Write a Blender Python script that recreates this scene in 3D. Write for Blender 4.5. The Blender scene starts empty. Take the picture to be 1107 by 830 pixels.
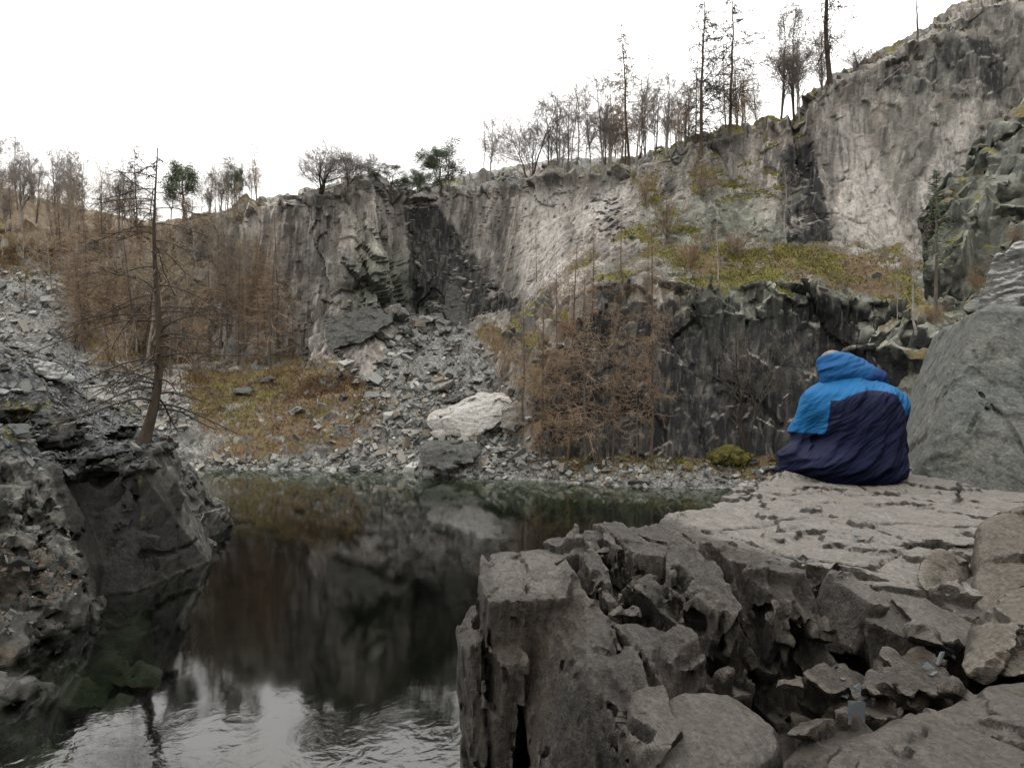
import bpy, bmesh, math, random
import numpy as np
from mathutils import Vector, Matrix, Euler

R = math.radians
S = bpy.context.scene
COL = S.collection
F = 830.0            # focal length in photo pixels
CXP, HZ = 553.5, 400.0   # optical axis column, horizon row
H = 5.0              # camera height over the water
f32 = np.float32

def P(px, py, Y):
    return np.array([(px - CXP) / F * Y, Y, H - (py - HZ) / F * Y], dtype=np.float64)

def proj(p):
    p = np.asarray(p)
    y = np.maximum(p[..., 1], 1e-3)
    return p[..., 0] / y * F + CXP, HZ - (p[..., 2] - H) / y * F

# ------------------------------------------------------------------ objects
def tag(o, label=None, cat=None, group=None, kind=None):
    if label: o['label'] = label
    if cat: o['category'] = cat
    if group: o['group'] = group
    if kind: o['kind'] = kind
    return o

def mesh_data(name, V, Q, mat=None, smooth=True, attrs=None, T=None, crease=0):
    """V (n,3), Q (k,4) quads and/or T (k,3) triangles -> mesh datablock"""
    me = bpy.data.meshes.new(name)
    V = np.asarray(V, dtype=f32)
    me.vertices.add(len(V)); me.vertices.foreach_set('co', V.ravel())
    loops, starts, tot = [], [], 0
    if Q is not None and len(Q):
        Q = np.asarray(Q, dtype=np.int32); loops.append(Q.ravel())
        starts.append(tot + np.arange(len(Q), dtype=np.int32) * 4); tot += Q.size
    if T is not None and len(T):
        T = np.asarray(T, dtype=np.int32); loops.append(T.ravel())
        starts.append(tot + np.arange(len(T), dtype=np.int32) * 3); tot += T.size
    loops = np.concatenate(loops); starts = np.concatenate(starts)
    me.loops.add(len(loops)); me.loops.foreach_set('vertex_index', loops)
    me.polygons.add(len(starts)); me.polygons.foreach_set('loop_start', starts)
    me.update(calc_edges=True)
    me.polygons.foreach_set('use_smooth', np.full(len(starts), smooth, dtype=bool))
    for k, a in (attrs or {}).items():
        at = me.attributes.new(k, 'FLOAT', 'POINT'); at.data.foreach_set('value', np.asarray(a, dtype=f32).ravel())
    if mat: me.materials.append(mat)
    me.validate()
    if crease and smooth: me.set_sharp_from_angle(angle=R(crease))
    return me

def link(name, me, parent=None, loc=None):
    o = bpy.data.objects.new(name, me); COL.objects.link(o)
    if parent: o.parent = parent
    if loc is not None: o.location = loc
    return o

def empty(name, loc):
    o = bpy.data.objects.new(name, None); COL.objects.link(o); o.location = loc
    o.empty_display_size = 0.2
    return o

# ------------------------------------------------------------------ noise (numpy)
def _h(ix, iy, iz, seed):
    h = (ix.astype(np.uint32) * np.uint32(0x8da6b343)) ^ (iy.astype(np.uint32) * np.uint32(0xd8163841)) ^ (iz.astype(np.uint32) * np.uint32(0xcb1ab31f)) ^ np.uint32((seed * 2654435761) & 0xffffffff)
    h ^= h >> np.uint32(15); h *= np.uint32(0x2c1b3c6d); h ^= h >> np.uint32(12); h *= np.uint32(0x297a2d39); h ^= h >> np.uint32(15)
    return h

def noise(x, y, z, seed=0):
    x = np.asarray(x, f32); y = np.asarray(y, f32); z = np.asarray(z, f32)
    xf, yf, zf = np.floor(x), np.floor(y), np.floor(z)
    ix, iy, iz = xf.astype(np.int32), yf.astype(np.int32), zf.astype(np.int32)
    x = x - xf; y = y - yf; z = z - zf
    u = x * x * x * (x * (x * 6 - 15) + 10); v = y * y * y * (y * (y * 6 - 15) + 10); w = z * z * z * (z * (z * 6 - 15) + 10)
    out = 0
    for a in (0, 1):
        wa = u if a else 1 - u
        for b in (0, 1):
            wb = v if b else 1 - v
            for c in (0, 1):
                wc = w if c else 1 - w
                h = _h(ix + a, iy + b, iz + c, seed)
                gx = (h & np.uint32(1023)).astype(f32) / 511.5 - 1
                gy = ((h >> np.uint32(10)) & np.uint32(1023)).astype(f32) / 511.5 - 1
                gz = ((h >> np.uint32(20)) & np.uint32(1023)).astype(f32) / 511.5 - 1
                out = out + wa * wb * wc * (gx * (x - a) + gy * (y - b) + gz * (z - c))
    return out * f32(1.25)

def fbm(x, y, z, o=4, seed=0, gain=0.5, lac=2.03):
    s, a, t = 0, 1.0, 0.0
    for k in range(o):
        s = s + a * noise(x, y, z, seed + k); t += a
        x, y, z = x * lac, y * lac, z * lac; a *= gain
    return s / t

def ridged(x, y, z, o=4, seed=0, gain=0.5, lac=2.03):
    s, a, t = 0, 1.0, 0.0
    for k in range(o):
        s = s + a * (1 - 2.2 * np.abs(noise(x, y, z, seed + k))); t += a
        x, y, z = x * lac, y * lac, z * lac; a *= gain
    return s / t

def worley(x, y, z, seed=0):
    """facets: F1, F2, and a tilted plane per cell (value of a random linear function about the cell point)"""
    xf, yf, zf = np.floor(x), np.floor(y), np.floor(z)
    ix, iy, iz = xf.astype(np.int32), yf.astype(np.int32), zf.astype(np.int32)
    n = x.shape
    f1 = np.full(n, 9, f32); f2 = np.full(n, 9, f32); pl = np.zeros(n, f32); idv = np.zeros(n, f32)
    for a in (-1, 0, 1):
        for b in (-1, 0, 1):
            for c in (-1, 0, 1):
                h = _h(ix + a, iy + b, iz + c, seed)
                px = xf + a + (h & np.uint32(1023)).astype(f32) / 1023
                py = yf + b + ((h >> np.uint32(10)) & np.uint32(1023)).astype(f32) / 1023
                pz = zf + c + ((h >> np.uint32(20)) & np.uint32(1023)).astype(f32) / 1023
                dx, dy, dz = x - px, y - py, z - pz
                d = dx * dx + dy * dy + dz * dz
                h2 = _h(ix + a, iy + b, iz + c, seed + 77)
                gx = (h2 & np.uint32(1023)).astype(f32) / 511.5 - 1
                gy = ((h2 >> np.uint32(10)) & np.uint32(1023)).astype(f32) / 511.5 - 1
                gz = ((h2 >> np.uint32(20)) & np.uint32(1023)).astype(f32) / 511.5 - 1
                ph = gx * dx + gy * dy + gz * dz
                m = d < f1
                f2 = np.where(m, f1, np.minimum(f2, d))
                pl = np.where(m, ph, pl); idv = np.where(m, gx, idv); f1 = np.where(m, d, f1)
    return np.sqrt(f1), np.sqrt(f2), pl, idv

def sstep(a, b, x):
    t = np.clip((x - a) / (b - a), 0, 1)
    return t * t * (3 - 2 * t)

def vnormals(V, Q):
    V = np.asarray(V, np.float64); a, b, c, d = V[Q[:, 0]], V[Q[:, 1]], V[Q[:, 2]], V[Q[:, 3]]
    n = np.cross(c - a, d - b)
    N = np.zeros_like(V)
    for k in range(4):
        for j in range(3):
            N[:, j] += np.bincount(Q[:, k], weights=n[:, j], minlength=len(V))
    return N / (np.linalg.norm(N, axis=1, keepdims=True) + 1e-12)

# ------------------------------------------------------------------ signed distance grids -> mesh (surface nets)
def hull(pts):
    bm = bmesh.new()
    for p in pts: bm.verts.new(Vector(p))
    r = bmesh.ops.convex_hull(bm, input=bm.verts[:])
    bm.normal_update()
    pl, seen = [], []
    c = sum((Vector(p) for p in pts), Vector()) / len(pts)
    for fc in bm.faces:
        n = fc.normal.copy()
        if n.length < 0.5: continue
        d = n.dot(fc.verts[0].co)
        if n.dot(c) > d: n, d = -n, -d
        if any((n - a).length < 0.02 and abs(d - e) < 0.01 for a, e in seen): continue
        seen.append((n, d)); pl.append((n.x, n.y, n.z, d))
    bm.free()
    return np.array(pl, f32), np.array(pts, f32).min(0), np.array(pts, f32).max(0)

def smin(a, b, k):
    if k <= 0: return np.minimum(a, b)
    h = np.clip(0.5 + 0.5 * (b - a) / k, 0, 1)
    return b + (a - b) * h - k * h * (1 - h)

class Grid:
    def __init__(s, lo, hi, vox):
        s.lo = np.array(lo, f32); s.v = f32(vox)
        s.n = np.ceil((np.array(hi) - np.array(lo)) / vox).astype(int) + 1
        s.f = np.full(tuple(s.n), 1.0, f32)
    def sub(s, lo, hi):
        a = np.clip(np.floor((np.array(lo) - s.lo) / s.v).astype(int), 0, s.n)
        b = np.clip(np.ceil((np.array(hi) - s.lo) / s.v).astype(int) + 1, 0, s.n)
        if (b <= a).any(): return None, None
        g = [(s.lo[i] + s.v * np.arange(a[i], b[i])).astype(f32) for i in range(3)]
        return (slice(a[0], b[0]), slice(a[1], b[1]), slice(a[2], b[2])), (g[0][:, None, None], g[1][None, :, None], g[2][None, None, :])
    def op(s, fn, lo, hi, k=0.0, m=0.3, sub=False):
        sl, g = s.sub(np.array(lo) - m, np.array(hi) + m)
        if sl is None: return
        d = fn(*g)
        s.f[sl] = -smin(-s.f[sl], d, k) if sub else smin(s.f[sl], d, k)
    def block(s, pts, k=0.03, rnd=0.0, m=0.25, sub=False):
        pl, lo, hi = hull(pts)
        def fn(x, y, z):
            if rnd > 0:      # soft maximum of the planes: rounded edges
                acc = 0
                for a, b, c, d in pl: acc = acc + np.exp(np.clip((a * x + b * y + c * z - d) / rnd, -30, 30))
                return (np.log(acc) * rnd).astype(f32)
            o = None
            for a, b, c, d in pl:
                e = a * x + b * y + c * z - d
                o = e if o is None else np.maximum(o, e)
            return o
        s.op(fn, lo, hi, k, m, sub)
    def ell(s, c, r, k=0.03, sub=False, m=0.2, rot=None):
        c = np.array(c, f32); r = np.array(r, f32)
        def fn(x, y, z):
            dx, dy, dz = x - c[0], y - c[1], z - c[2]
            if rot is not None:
                M = rot
                dx, dy, dz = (M[0][0] * dx + M[1][0] * dy + M[2][0] * dz, M[0][1] * dx + M[1][1] * dy + M[2][1] * dz, M[0][2] * dx + M[1][2] * dy + M[2][2] * dz)
            q = np.sqrt((dx / r[0]) ** 2 + (dy / r[1]) ** 2 + (dz / r[2]) ** 2)
            return (q - 1) * r.min()
        R_ = r.max() if rot is not None else r
        s.op(fn, c - R_, c + R_, k, m, sub)
    def cap(s, a, b, ra, rb, k=0.03, sub=False, m=0.1):
        a = np.array(a, f32); b = np.array(b, f32); ab = b - a; L = float((ab * ab).sum()) + 1e-9
        def fn(x, y, z):
            t = np.clip(((x - a[0]) * ab[0] + (y - a[1]) * ab[1] + (z - a[2]) * ab[2]) / L, 0, 1)
            return np.sqrt((x - a[0] - t * ab[0]) ** 2 + (y - a[1] - t * ab[1]) ** 2 + (z - a[2] - t * ab[2]) ** 2) - (ra + (rb - ra) * t)
        r = max(ra, rb)
        s.op(fn, np.minimum(a, b) - r, np.maximum(a, b) + r, k, m, sub)
    def band(s, fn, w):
        """f += fn(points) only near the surface; fn gets flat x,y,z,f"""
        I = np.nonzero(np.abs(s.f) < w)
        x, y, z = (s.lo[i] + s.v * I[i].astype(f32) for i in range(3))
        v = s.f[I]
        s.f[I] = v + fn(x, y, z, v) * np.clip((w - np.abs(v)) / (0.35 * w), 0, 1).astype(f32)
    def cap_edges(s):
        for ax in range(3):
            for e in (0, -1):
                sl = [slice(None)] * 3; sl[ax] = e
                s.f[tuple(sl)] = np.maximum(s.f[tuple(sl)], s.v * 0.5)
    def mesh(s, close=True, sharp=False):
        if close: s.cap_edges()
        f = s.f; ins = f < 0
        nx, ny, nz = (int(q) for q in s.n)
        cnt = np.zeros((nx - 1, ny - 1, nz - 1), np.int8)
        for a in (0, 1):
            for b in (0, 1):
                for c in (0, 1):
                    cnt += ins[a:nx - 1 + a, b:ny - 1 + b, c:nz - 1 + c]
        act = (cnt > 0) & (cnt < 8)
        idx = np.full(act.shape, -1, np.int32)
        ci, cj, ck = np.nonzero(act)
        idx[ci, cj, ck] = np.arange(len(ci))
        acc = np.zeros((len(ci), 3), f32); num = np.zeros(len(ci), f32)
        cor = [(a, b, c) for a in (0, 1) for b in (0, 1) for c in (0, 1)]
        val = {q: f[ci + q[0], cj + q[1], ck + q[2]] for q in cor}
        for q in cor:
            for ax in range(3):
                if q[ax]: continue
                q2 = list(q); q2[ax] = 1; q2 = tuple(q2)
                v0, v1 = val[q], val[q2]
                m = (v0 < 0) != (v1 < 0)
                t = np.where(m, v0 / np.where(v0 == v1, 1, v0 - v1), 0).astype(f32)
                for j in range(3):
                    acc[:, j] += np.where(m, (t if j == ax else q[j]), 0)
                num += m
        mean = acc / num[:, None]
        if sharp:      # pull every vertex to where the tangent planes of its cell meet: broken edges stay crisp
            ng = {}
            I3 = (ci, cj, ck); n3 = (nx, ny, nz)
            for q in cor:
                b = [I3[j] + q[j] for j in range(3)]; gr = np.zeros((len(ci), 3), f32)
                for j in range(3):
                    hi = list(b); lo_ = list(b); hi[j] = np.minimum(b[j] + 1, n3[j] - 1); lo_[j] = np.maximum(b[j] - 1, 0)
                    gr[:, j] = f[hi[0], hi[1], hi[2]] - f[lo_[0], lo_[1], lo_[2]]
                ng[q] = gr
            A = np.zeros((len(ci), 3, 3), f32); B = np.zeros((len(ci), 3), f32)
            for q in cor:
                for ax in range(3):
                    if q[ax]: continue
                    q2 = list(q); q2[ax] = 1; q2 = tuple(q2)
                    v0, v1 = val[q], val[q2]; m = (v0 < 0) != (v1 < 0)
                    t = np.where(m, v0 / np.where(v0 == v1, 1, v0 - v1), 0).astype(f32)
                    nn = ng[q] * (1 - t)[:, None] + ng[q2] * t[:, None]
                    nn /= np.linalg.norm(nn, axis=1, keepdims=True) + 1e-9
                    nn *= m[:, None]
                    pt = np.tile(np.array(q, f32), (len(ci), 1)); pt[:, ax] = t
                    d = (nn * (pt - mean)).sum(1)
                    A += nn[:, :, None] * nn[:, None, :]; B += nn * d[:, None]
            A += np.eye(3, dtype=f32) * .08
            off = np.linalg.solve(A, B[:, :, None])[:, :, 0]
            mean = np.clip(mean + off, 0.0, 1.0)
        V = s.lo + (np.stack([ci, cj, ck], 1).astype(f32) + mean) * s.v
        Qs = []
        for ax in range(3):
            o1, o2 = [(1, 2), (2, 0), (0, 1)][ax]
            sl0 = [slice(1, -1)] * 3; sl1 = [slice(1, -1)] * 3
            sl0[ax] = slice(0, -1); sl1[ax] = slice(1, None)
            A, B = ins[tuple(sl0)], ins[tuple(sl1)]
            for sgn in (0, 1):
                m = (A & ~B) if sgn == 0 else (~A & B)
                e = list(np.nonzero(m))
                for j in range(3):
                    if j != ax: e[j] = e[j] + 1
                def cell(d1, d2):
                    q = [e[0], e[1], e[2]]
                    q[o1] = q[o1] - d1; q[o2] = q[o2] - d2
                    return idx[q[0], q[1], q[2]]
                a, b, c, d = cell(1, 1), cell(0, 1), cell(0, 0), cell(1, 0)
                Qs.append(np.stack([a, b, c, d] if sgn == 0 else [a, d, c, b], 1))
        Q = np.concatenate(Qs)
        return V, Q
# ------------------------------------------------------------------ materials
class NT:
    def __init__(s, name):
        s.m = bpy.data.materials.new(name); s.m.use_nodes = True
        s.t = s.m.node_tree; s.t.nodes.clear()
        s.out = s.t.nodes.new('ShaderNodeOutputMaterial')
    def n(s, typ, **kw):
        o = s.t.nodes.new(typ)
        for k, v in kw.items():
            if k.startswith('i_'):
                o.inputs[k[2:].replace('_', ' ')].default_value = v
            else: setattr(o, k, v)
        return o
    def l(s, a, b): s.t.links.new(a, b)
    def coords(s, scale, kind='Object', rot=(0, 0, 0)):
        if kind == 'World':
            src = s.n('ShaderNodeNewGeometry').outputs['Position']
        else: src = s.n('ShaderNodeTexCoord').outputs[kind]
        mp = s.n('ShaderNodeMapping'); mp.vector_type = 'TEXTURE'      # turn first, then stretch
        mp.inputs['Scale'].default_value = tuple(1 / q for q in scale); mp.inputs['Rotation'].default_value = rot
        s.l(src, mp.inputs['Vector']); return mp.outputs['Vector']
    def noise(s, vec, scale=1.0, detail=6, rough=0.6, dist=0.0, typ='FBM'):
        o = s.n('ShaderNodeTexNoise'); o.noise_type = typ if typ != 'FBM' else 'FBM'
        o.inputs['Scale'].default_value = scale; o.inputs['Detail'].default_value = detail
        o.inputs['Roughness'].default_value = rough; o.inputs['Distortion'].default_value = dist
        s.l(vec, o.inputs['Vector']); return o.outputs['Fac']
    def ramp(s, fac, stops):
        o = s.n('ShaderNodeValToRGB'); e = o.color_ramp.elements
        while len(e) < len(stops): e.new(0.5)
        for k, (p, c) in enumerate(stops):
            e[k].position = p; c = c if isinstance(c, (tuple, list)) else (c, c, c)
            e[k].color = (*c, 1)
        s.l(fac, o.inputs['Fac']); return o.outputs['Color']
    def mix(s, fac, a, b, mode='MIX'):
        o = s.n('ShaderNodeMix'); o.data_type = 'RGBA'; o.blend_type = mode; o.clamp_factor = True
        for sock, v in ((o.inputs[0], fac), (o.inputs[6], a), (o.inputs[7], b)):
            if hasattr(v, 'is_linked'): s.l(v, sock)
            elif isinstance(v, (tuple, list)): sock.default_value = (*v, 1)
            else: sock.default_value = v
        return o.outputs[2]
    def math(s, op, a, b=0.0, c=None, clamp=False):
        o = s.n('ShaderNodeMath'); o.operation = op; o.use_clamp = clamp
        for sock, v in zip(o.inputs, (a, b, c if c is not None else 0.0)):
            if hasattr(v, 'is_linked'): s.l(v, sock)
            else: sock.default_value = v
        return o.outputs[0]
    def attr(s, name):
        o = s.n('ShaderNodeAttribute'); o.attribute_name = name; return o.outputs['Fac']
    def bump(s, hgt, dist, strength=1.0, normal=None):
        o = s.n('ShaderNodeBump'); o.inputs['Distance'].default_value = dist; o.inputs['Strength'].default_value = strength
        s.l(hgt, o.inputs['Height'])
        if normal is not None: s.l(normal, o.inputs['Normal'])
        return o.outputs['Normal']
    def bsdf(s, col, rough=0.8, normal=None, spec=0.4, **kw):
        spec = spec * 0.3 if not hasattr(spec, 'is_linked') else spec
        o = s.n('ShaderNodeBsdfPrincipled')
        for sock, v in ((o.inputs['Base Color'], col), (o.inputs['Roughness'], rough), (o.inputs['Specular IOR Level'], spec)):
            if hasattr(v, 'is_linked'): s.l(v, sock)
            elif isinstance(v, (tuple, list)): sock.default_value = (*v, 1)
            else: sock.default_value = v
        if normal is not None: s.l(normal, o.inputs['Normal'])
        for k, v in kw.items(): o.inputs[k.replace('_', ' ')].default_value = v
        s.l(o.outputs[0], s.out.inputs['Surface']); return o
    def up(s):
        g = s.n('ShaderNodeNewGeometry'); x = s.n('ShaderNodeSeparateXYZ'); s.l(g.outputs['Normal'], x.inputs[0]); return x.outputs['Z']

def mat_slate(name, dark, light, brown, grain=(1, 1, 1), rot=(0, 0, 0), scale=1.0, bump=0.02, rough=(0.45, 0.8), browny=0.5, lichen=0.3, spec=0.4, top=None, topattr=None, edge_pale=0.0):
    """broken slate: grain-stretched streaks, rusty stains, pale lichen specks"""
    t = NT(name)
    v0 = t.coords((scale,) * 3)
    vg = t.coords(tuple(scale * g for g in grain), rot=rot)
    big = t.noise(v0, 1.3, 5, 0.6)
    gr = t.noise(vg, 6.0, 8, 0.68, 0.4)
    fine = t.noise(v0, 42.0, 6, 0.7)
    fib = t.noise(vg, 30.0, 6, 0.7, 0.3)
    c = t.mix(t.ramp(t.math('ADD', t.math('MULTIPLY', gr, .6), t.math('MULTIPLY', fib, .4)), [(0.38, 0), (0.62, 1)]), dark, light)
    c = t.mix(t.math('MULTIPLY', t.ramp(big, [(0.42, 0), (0.68, 1)]), browny), c, brown)
    mot = t.noise(v0, 9.0, 6, 0.65)
    c = t.mix(t.math('MULTIPLY', t.ramp(mot, [(0.54, 0), (0.63, 1)]), 0.6), c, tuple(q * 0.5 for q in dark))
    if top:  # upward faces paler: weathering plus light from above put into the colour
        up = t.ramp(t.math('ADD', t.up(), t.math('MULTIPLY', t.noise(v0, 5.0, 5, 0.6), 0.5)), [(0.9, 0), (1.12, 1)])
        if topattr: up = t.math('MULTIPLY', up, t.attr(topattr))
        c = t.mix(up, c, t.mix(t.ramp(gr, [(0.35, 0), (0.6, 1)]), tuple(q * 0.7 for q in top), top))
    if edge_pale:      # convex broken edges paler: wear plus edge highlights put into the colour
        pt = t.n('ShaderNodeNewGeometry').outputs['Pointiness']
        c = t.mix(t.math('MULTIPLY', t.ramp(t.math('ADD', pt, t.math('MULTIPLY', t.math('SUBTRACT', mot, .5), .05)), [(.505, 0), (.56, 1)]), edge_pale), c, tuple(min(1, q * 2.2 + .01) for q in light))
    sp = t.math('MULTIPLY', t.ramp(t.noise(v0, 16.0, 4, 0.6), [(0.62, 0), (0.68, 1)]), lichen)
    c = t.mix(sp, c, tuple(min(1, q * 1.9 + 0.02) for q in light))
    c = t.mix(0.85, c, t.mix(t.ramp(fine, [(.28, 0), (.72, 1)]), (.4, .4, .4), (1.6, 1.6, 1.6)), 'MULTIPLY')
    hgt = t.math('ADD', t.math('MULTIPLY', gr, 1.0), t.math('MULTIPLY', fine, 0.35))
    hgt = t.math('ADD', hgt, t.math('MULTIPLY', fib, .5))
    hgt = t.math('ADD', hgt, t.math('MULTIPLY', mot, 0.4))
    rg = t.math('MULTIPLY_ADD', t.ramp(mot, [(0.35, 0), (0.65, 1)]), rough[1] - rough[0], rough[0])
    t.bsdf(c, rg, t.bump(hgt, bump), spec)
    return t.m

def mat_simple(name, a, b, scale=8.0, rough=0.85, bump=0.0, spec=0.3, stretch=(1, 1, 1)):
    t = NT(name); v = t.coords(stretch)
    n1 = t.noise(v, scale, 5, 0.6)
    c = t.mix(t.ramp(n1, [(0.35, 0), (0.65, 1)]), a, b)
    rnd = t.n('ShaderNodeObjectInfo').outputs['Random']
    c = t.mix(t.math('MULTIPLY', rnd, 0.35), c, tuple(q * 0.45 for q in a))
    t.bsdf(c, rough, t.bump(n1, bump) if bump else None, spec)
    return t.m

M = {}
def make_mats():
    M['fore'] = mat_slate('slate_foreground', (0.0048, 0.0042, 0.0035), (0.035, 0.030, 0.0238), (0.030, 0.0215, 0.0135), grain=(3.0, 0.9, 0.35), rot=(0.12, 0.1, 0.25), scale=1.6, bump=0.06, rough=(0.3, 0.62), browny=0.55, lichen=0.12, spec=0.6, top=(0.150, 0.139, 0.124), topattr='plate', edge_pale=0.5)
    M['slab'] = mat_slate('slate_green_slab', (0.014, 0.016, 0.0145), (0.058, 0.062, 0.056), (0.05, 0.044, 0.033), grain=(0.8, 0.8, 1.6), rot=(0, 0.6, 0), scale=1.3, bump=0.008, rough=(0.6, 0.85), browny=0.4, lichen=0.15)
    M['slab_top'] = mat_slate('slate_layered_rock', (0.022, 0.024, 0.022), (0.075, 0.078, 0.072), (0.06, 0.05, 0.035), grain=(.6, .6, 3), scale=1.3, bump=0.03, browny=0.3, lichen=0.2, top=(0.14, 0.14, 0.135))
    M['boulder_fore'] = mat_slate('slate_boulder_near', (0.010, 0.009, 0.0075), (0.042, 0.0375, 0.031), (0.036, 0.026, 0.017), grain=(1, 1, 2.5), rot=(0.4, 0.2, 0), scale=1.7, bump=0.03, browny=0.6, lichen=0.15, top=(0.06, 0.053, 0.043), edge_pale=0.6)
    M['boulder'] = mat_slate('slate_boulder_grey', (0.055, 0.057, 0.053), (0.155, 0.153, 0.143), (0.115, 0.083, 0.052), grain=(1, 1, 3), scale=0.5, bump=0.08, browny=0.4, lichen=0.35)
    M['boulder_dark'] = mat_slate('slate_boulder_dark', (0.02, 0.021, 0.02), (0.06, 0.061, 0.056), (0.05, 0.04, 0.028), grain=(1, 1, 3), scale=0.5, bump=0.08, browny=0.3, lichen=0.2)
    M['boulder_pale'] = mat_slate('slate_boulder_pale', (0.12, 0.119, 0.11), (0.26, 0.252, 0.235), (0.16, 0.13, 0.098), grain=(1, 1, 3), scale=0.5, bump=0.08, browny=0.4, lichen=0.3)
    M['chips'] = mat_chips('slate_chips', (1, 1, 1)); M['chips_wet'] = mat_chips('slate_chips_wet', (.52, .56, .58))
    M['chips_blue'] = mat_slate('slate_chips_blue', (0.038, 0.043, 0.047), (0.085, 0.095, 0.102), (0.1, 0.1, 0.1), scale=4, bump=0.004, browny=0.2, lichen=0.1)
    M['bark_dark'] = mat_simple('bark_dark', (0.022, 0.017, 0.012), (0.05, 0.039, 0.03), 6, 0.9, 0.02, stretch=(2, 2, .4))
    M['bark_pine'] = mat_simple('bark_pine', (0.05, 0.034, 0.026), (0.09, 0.064, 0.05), 5, 0.9, 0.02, stretch=(2, 2, .4))
    M['bark_birch'] = mat_simple('bark_birch', (0.10, 0.09, 0.08), (0.24, 0.225, 0.205), 3, 0.8, 0.0, stretch=(1, 1, 3))
    M['bark_grey'] = mat_simple('bark_grey', (0.045, 0.039, 0.032), (0.09, 0.08, 0.066), 4, 0.9, 0.0, stretch=(2, 2, .5))
    M['twig_dark'] = mat_simple('twig_dark', (0.026, 0.020, 0.016), (0.05, 0.039, 0.031), 3)
    M['twig_grey'] = mat_simple('twig_grey', (0.10, 0.085, 0.076), (0.165, 0.142, 0.128), 2)
    M['twig_red'] = mat_simple('twig_larch', (0.125, 0.085, 0.053), (0.195, 0.137, 0.088), 2)
    M['twig_brown'] = mat_simple('twig_brown', (0.155, 0.113, 0.078), (0.23, 0.172, 0.122), 2)
    M['twig_pale'] = mat_simple('twig_pale', (0.15, 0.122, 0.085), (0.22, 0.18, 0.128), 2)
    M['needle'] = mat_simple('pine_needles', (0.045, 0.062, 0.034), (0.085, 0.105, 0.06), 2, 0.8)
    M['needle_dark'] = mat_simple('spruce_needles', (0.03, 0.05, 0.032), (0.05, 0.08, 0.045), 2, 0.8)
    M['bracken'] = mat_simple('dead_bracken', (0.058, 0.036, 0.02), (0.105, 0.068, 0.037), 1.0, 0.9)
    M['grass'] = mat_simple('pale_grass', (0.062, 0.052, 0.022), (0.115, 0.093, 0.042), 1.0, 0.9)
    M['moss'] = mat_simple('moss', (0.018, 0.018, 0.007), (0.06, 0.052, 0.012), 3.0, 0.95, 0.05)
    M['leaves'] = mat_simple('fallen_leaves', (0.02, 0.0155, 0.0115), (0.046, 0.036, 0.027), 9.0, 0.8)

def mat_chips(name, tint):
    t = NT(name); v = t.coords((1, 1, 1), 'World')
    rnd = t.n('ShaderNodeNewGeometry').outputs['Random Per Island']
    c = t.ramp(rnd, [(0, (.035, .037, .035)), (.3, (.08, .082, .078)), (.6, (.125, .126, .119)), (.78, (.105, .085, .062)), (.92, (.155, .153, .144)), (1, (.21, .208, .194))])
    n1 = t.noise(v, 7, 6, .65)
    c = t.mix(1.0, c, tint, 'MULTIPLY')
    c = t.mix(.6, c, t.mix(n1, (.4, .4, .4), (1.4, 1.4, 1.4)), 'MULTIPLY')
    t.bsdf(c, .7, t.bump(n1, .03), .35)
    return t.m

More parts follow.
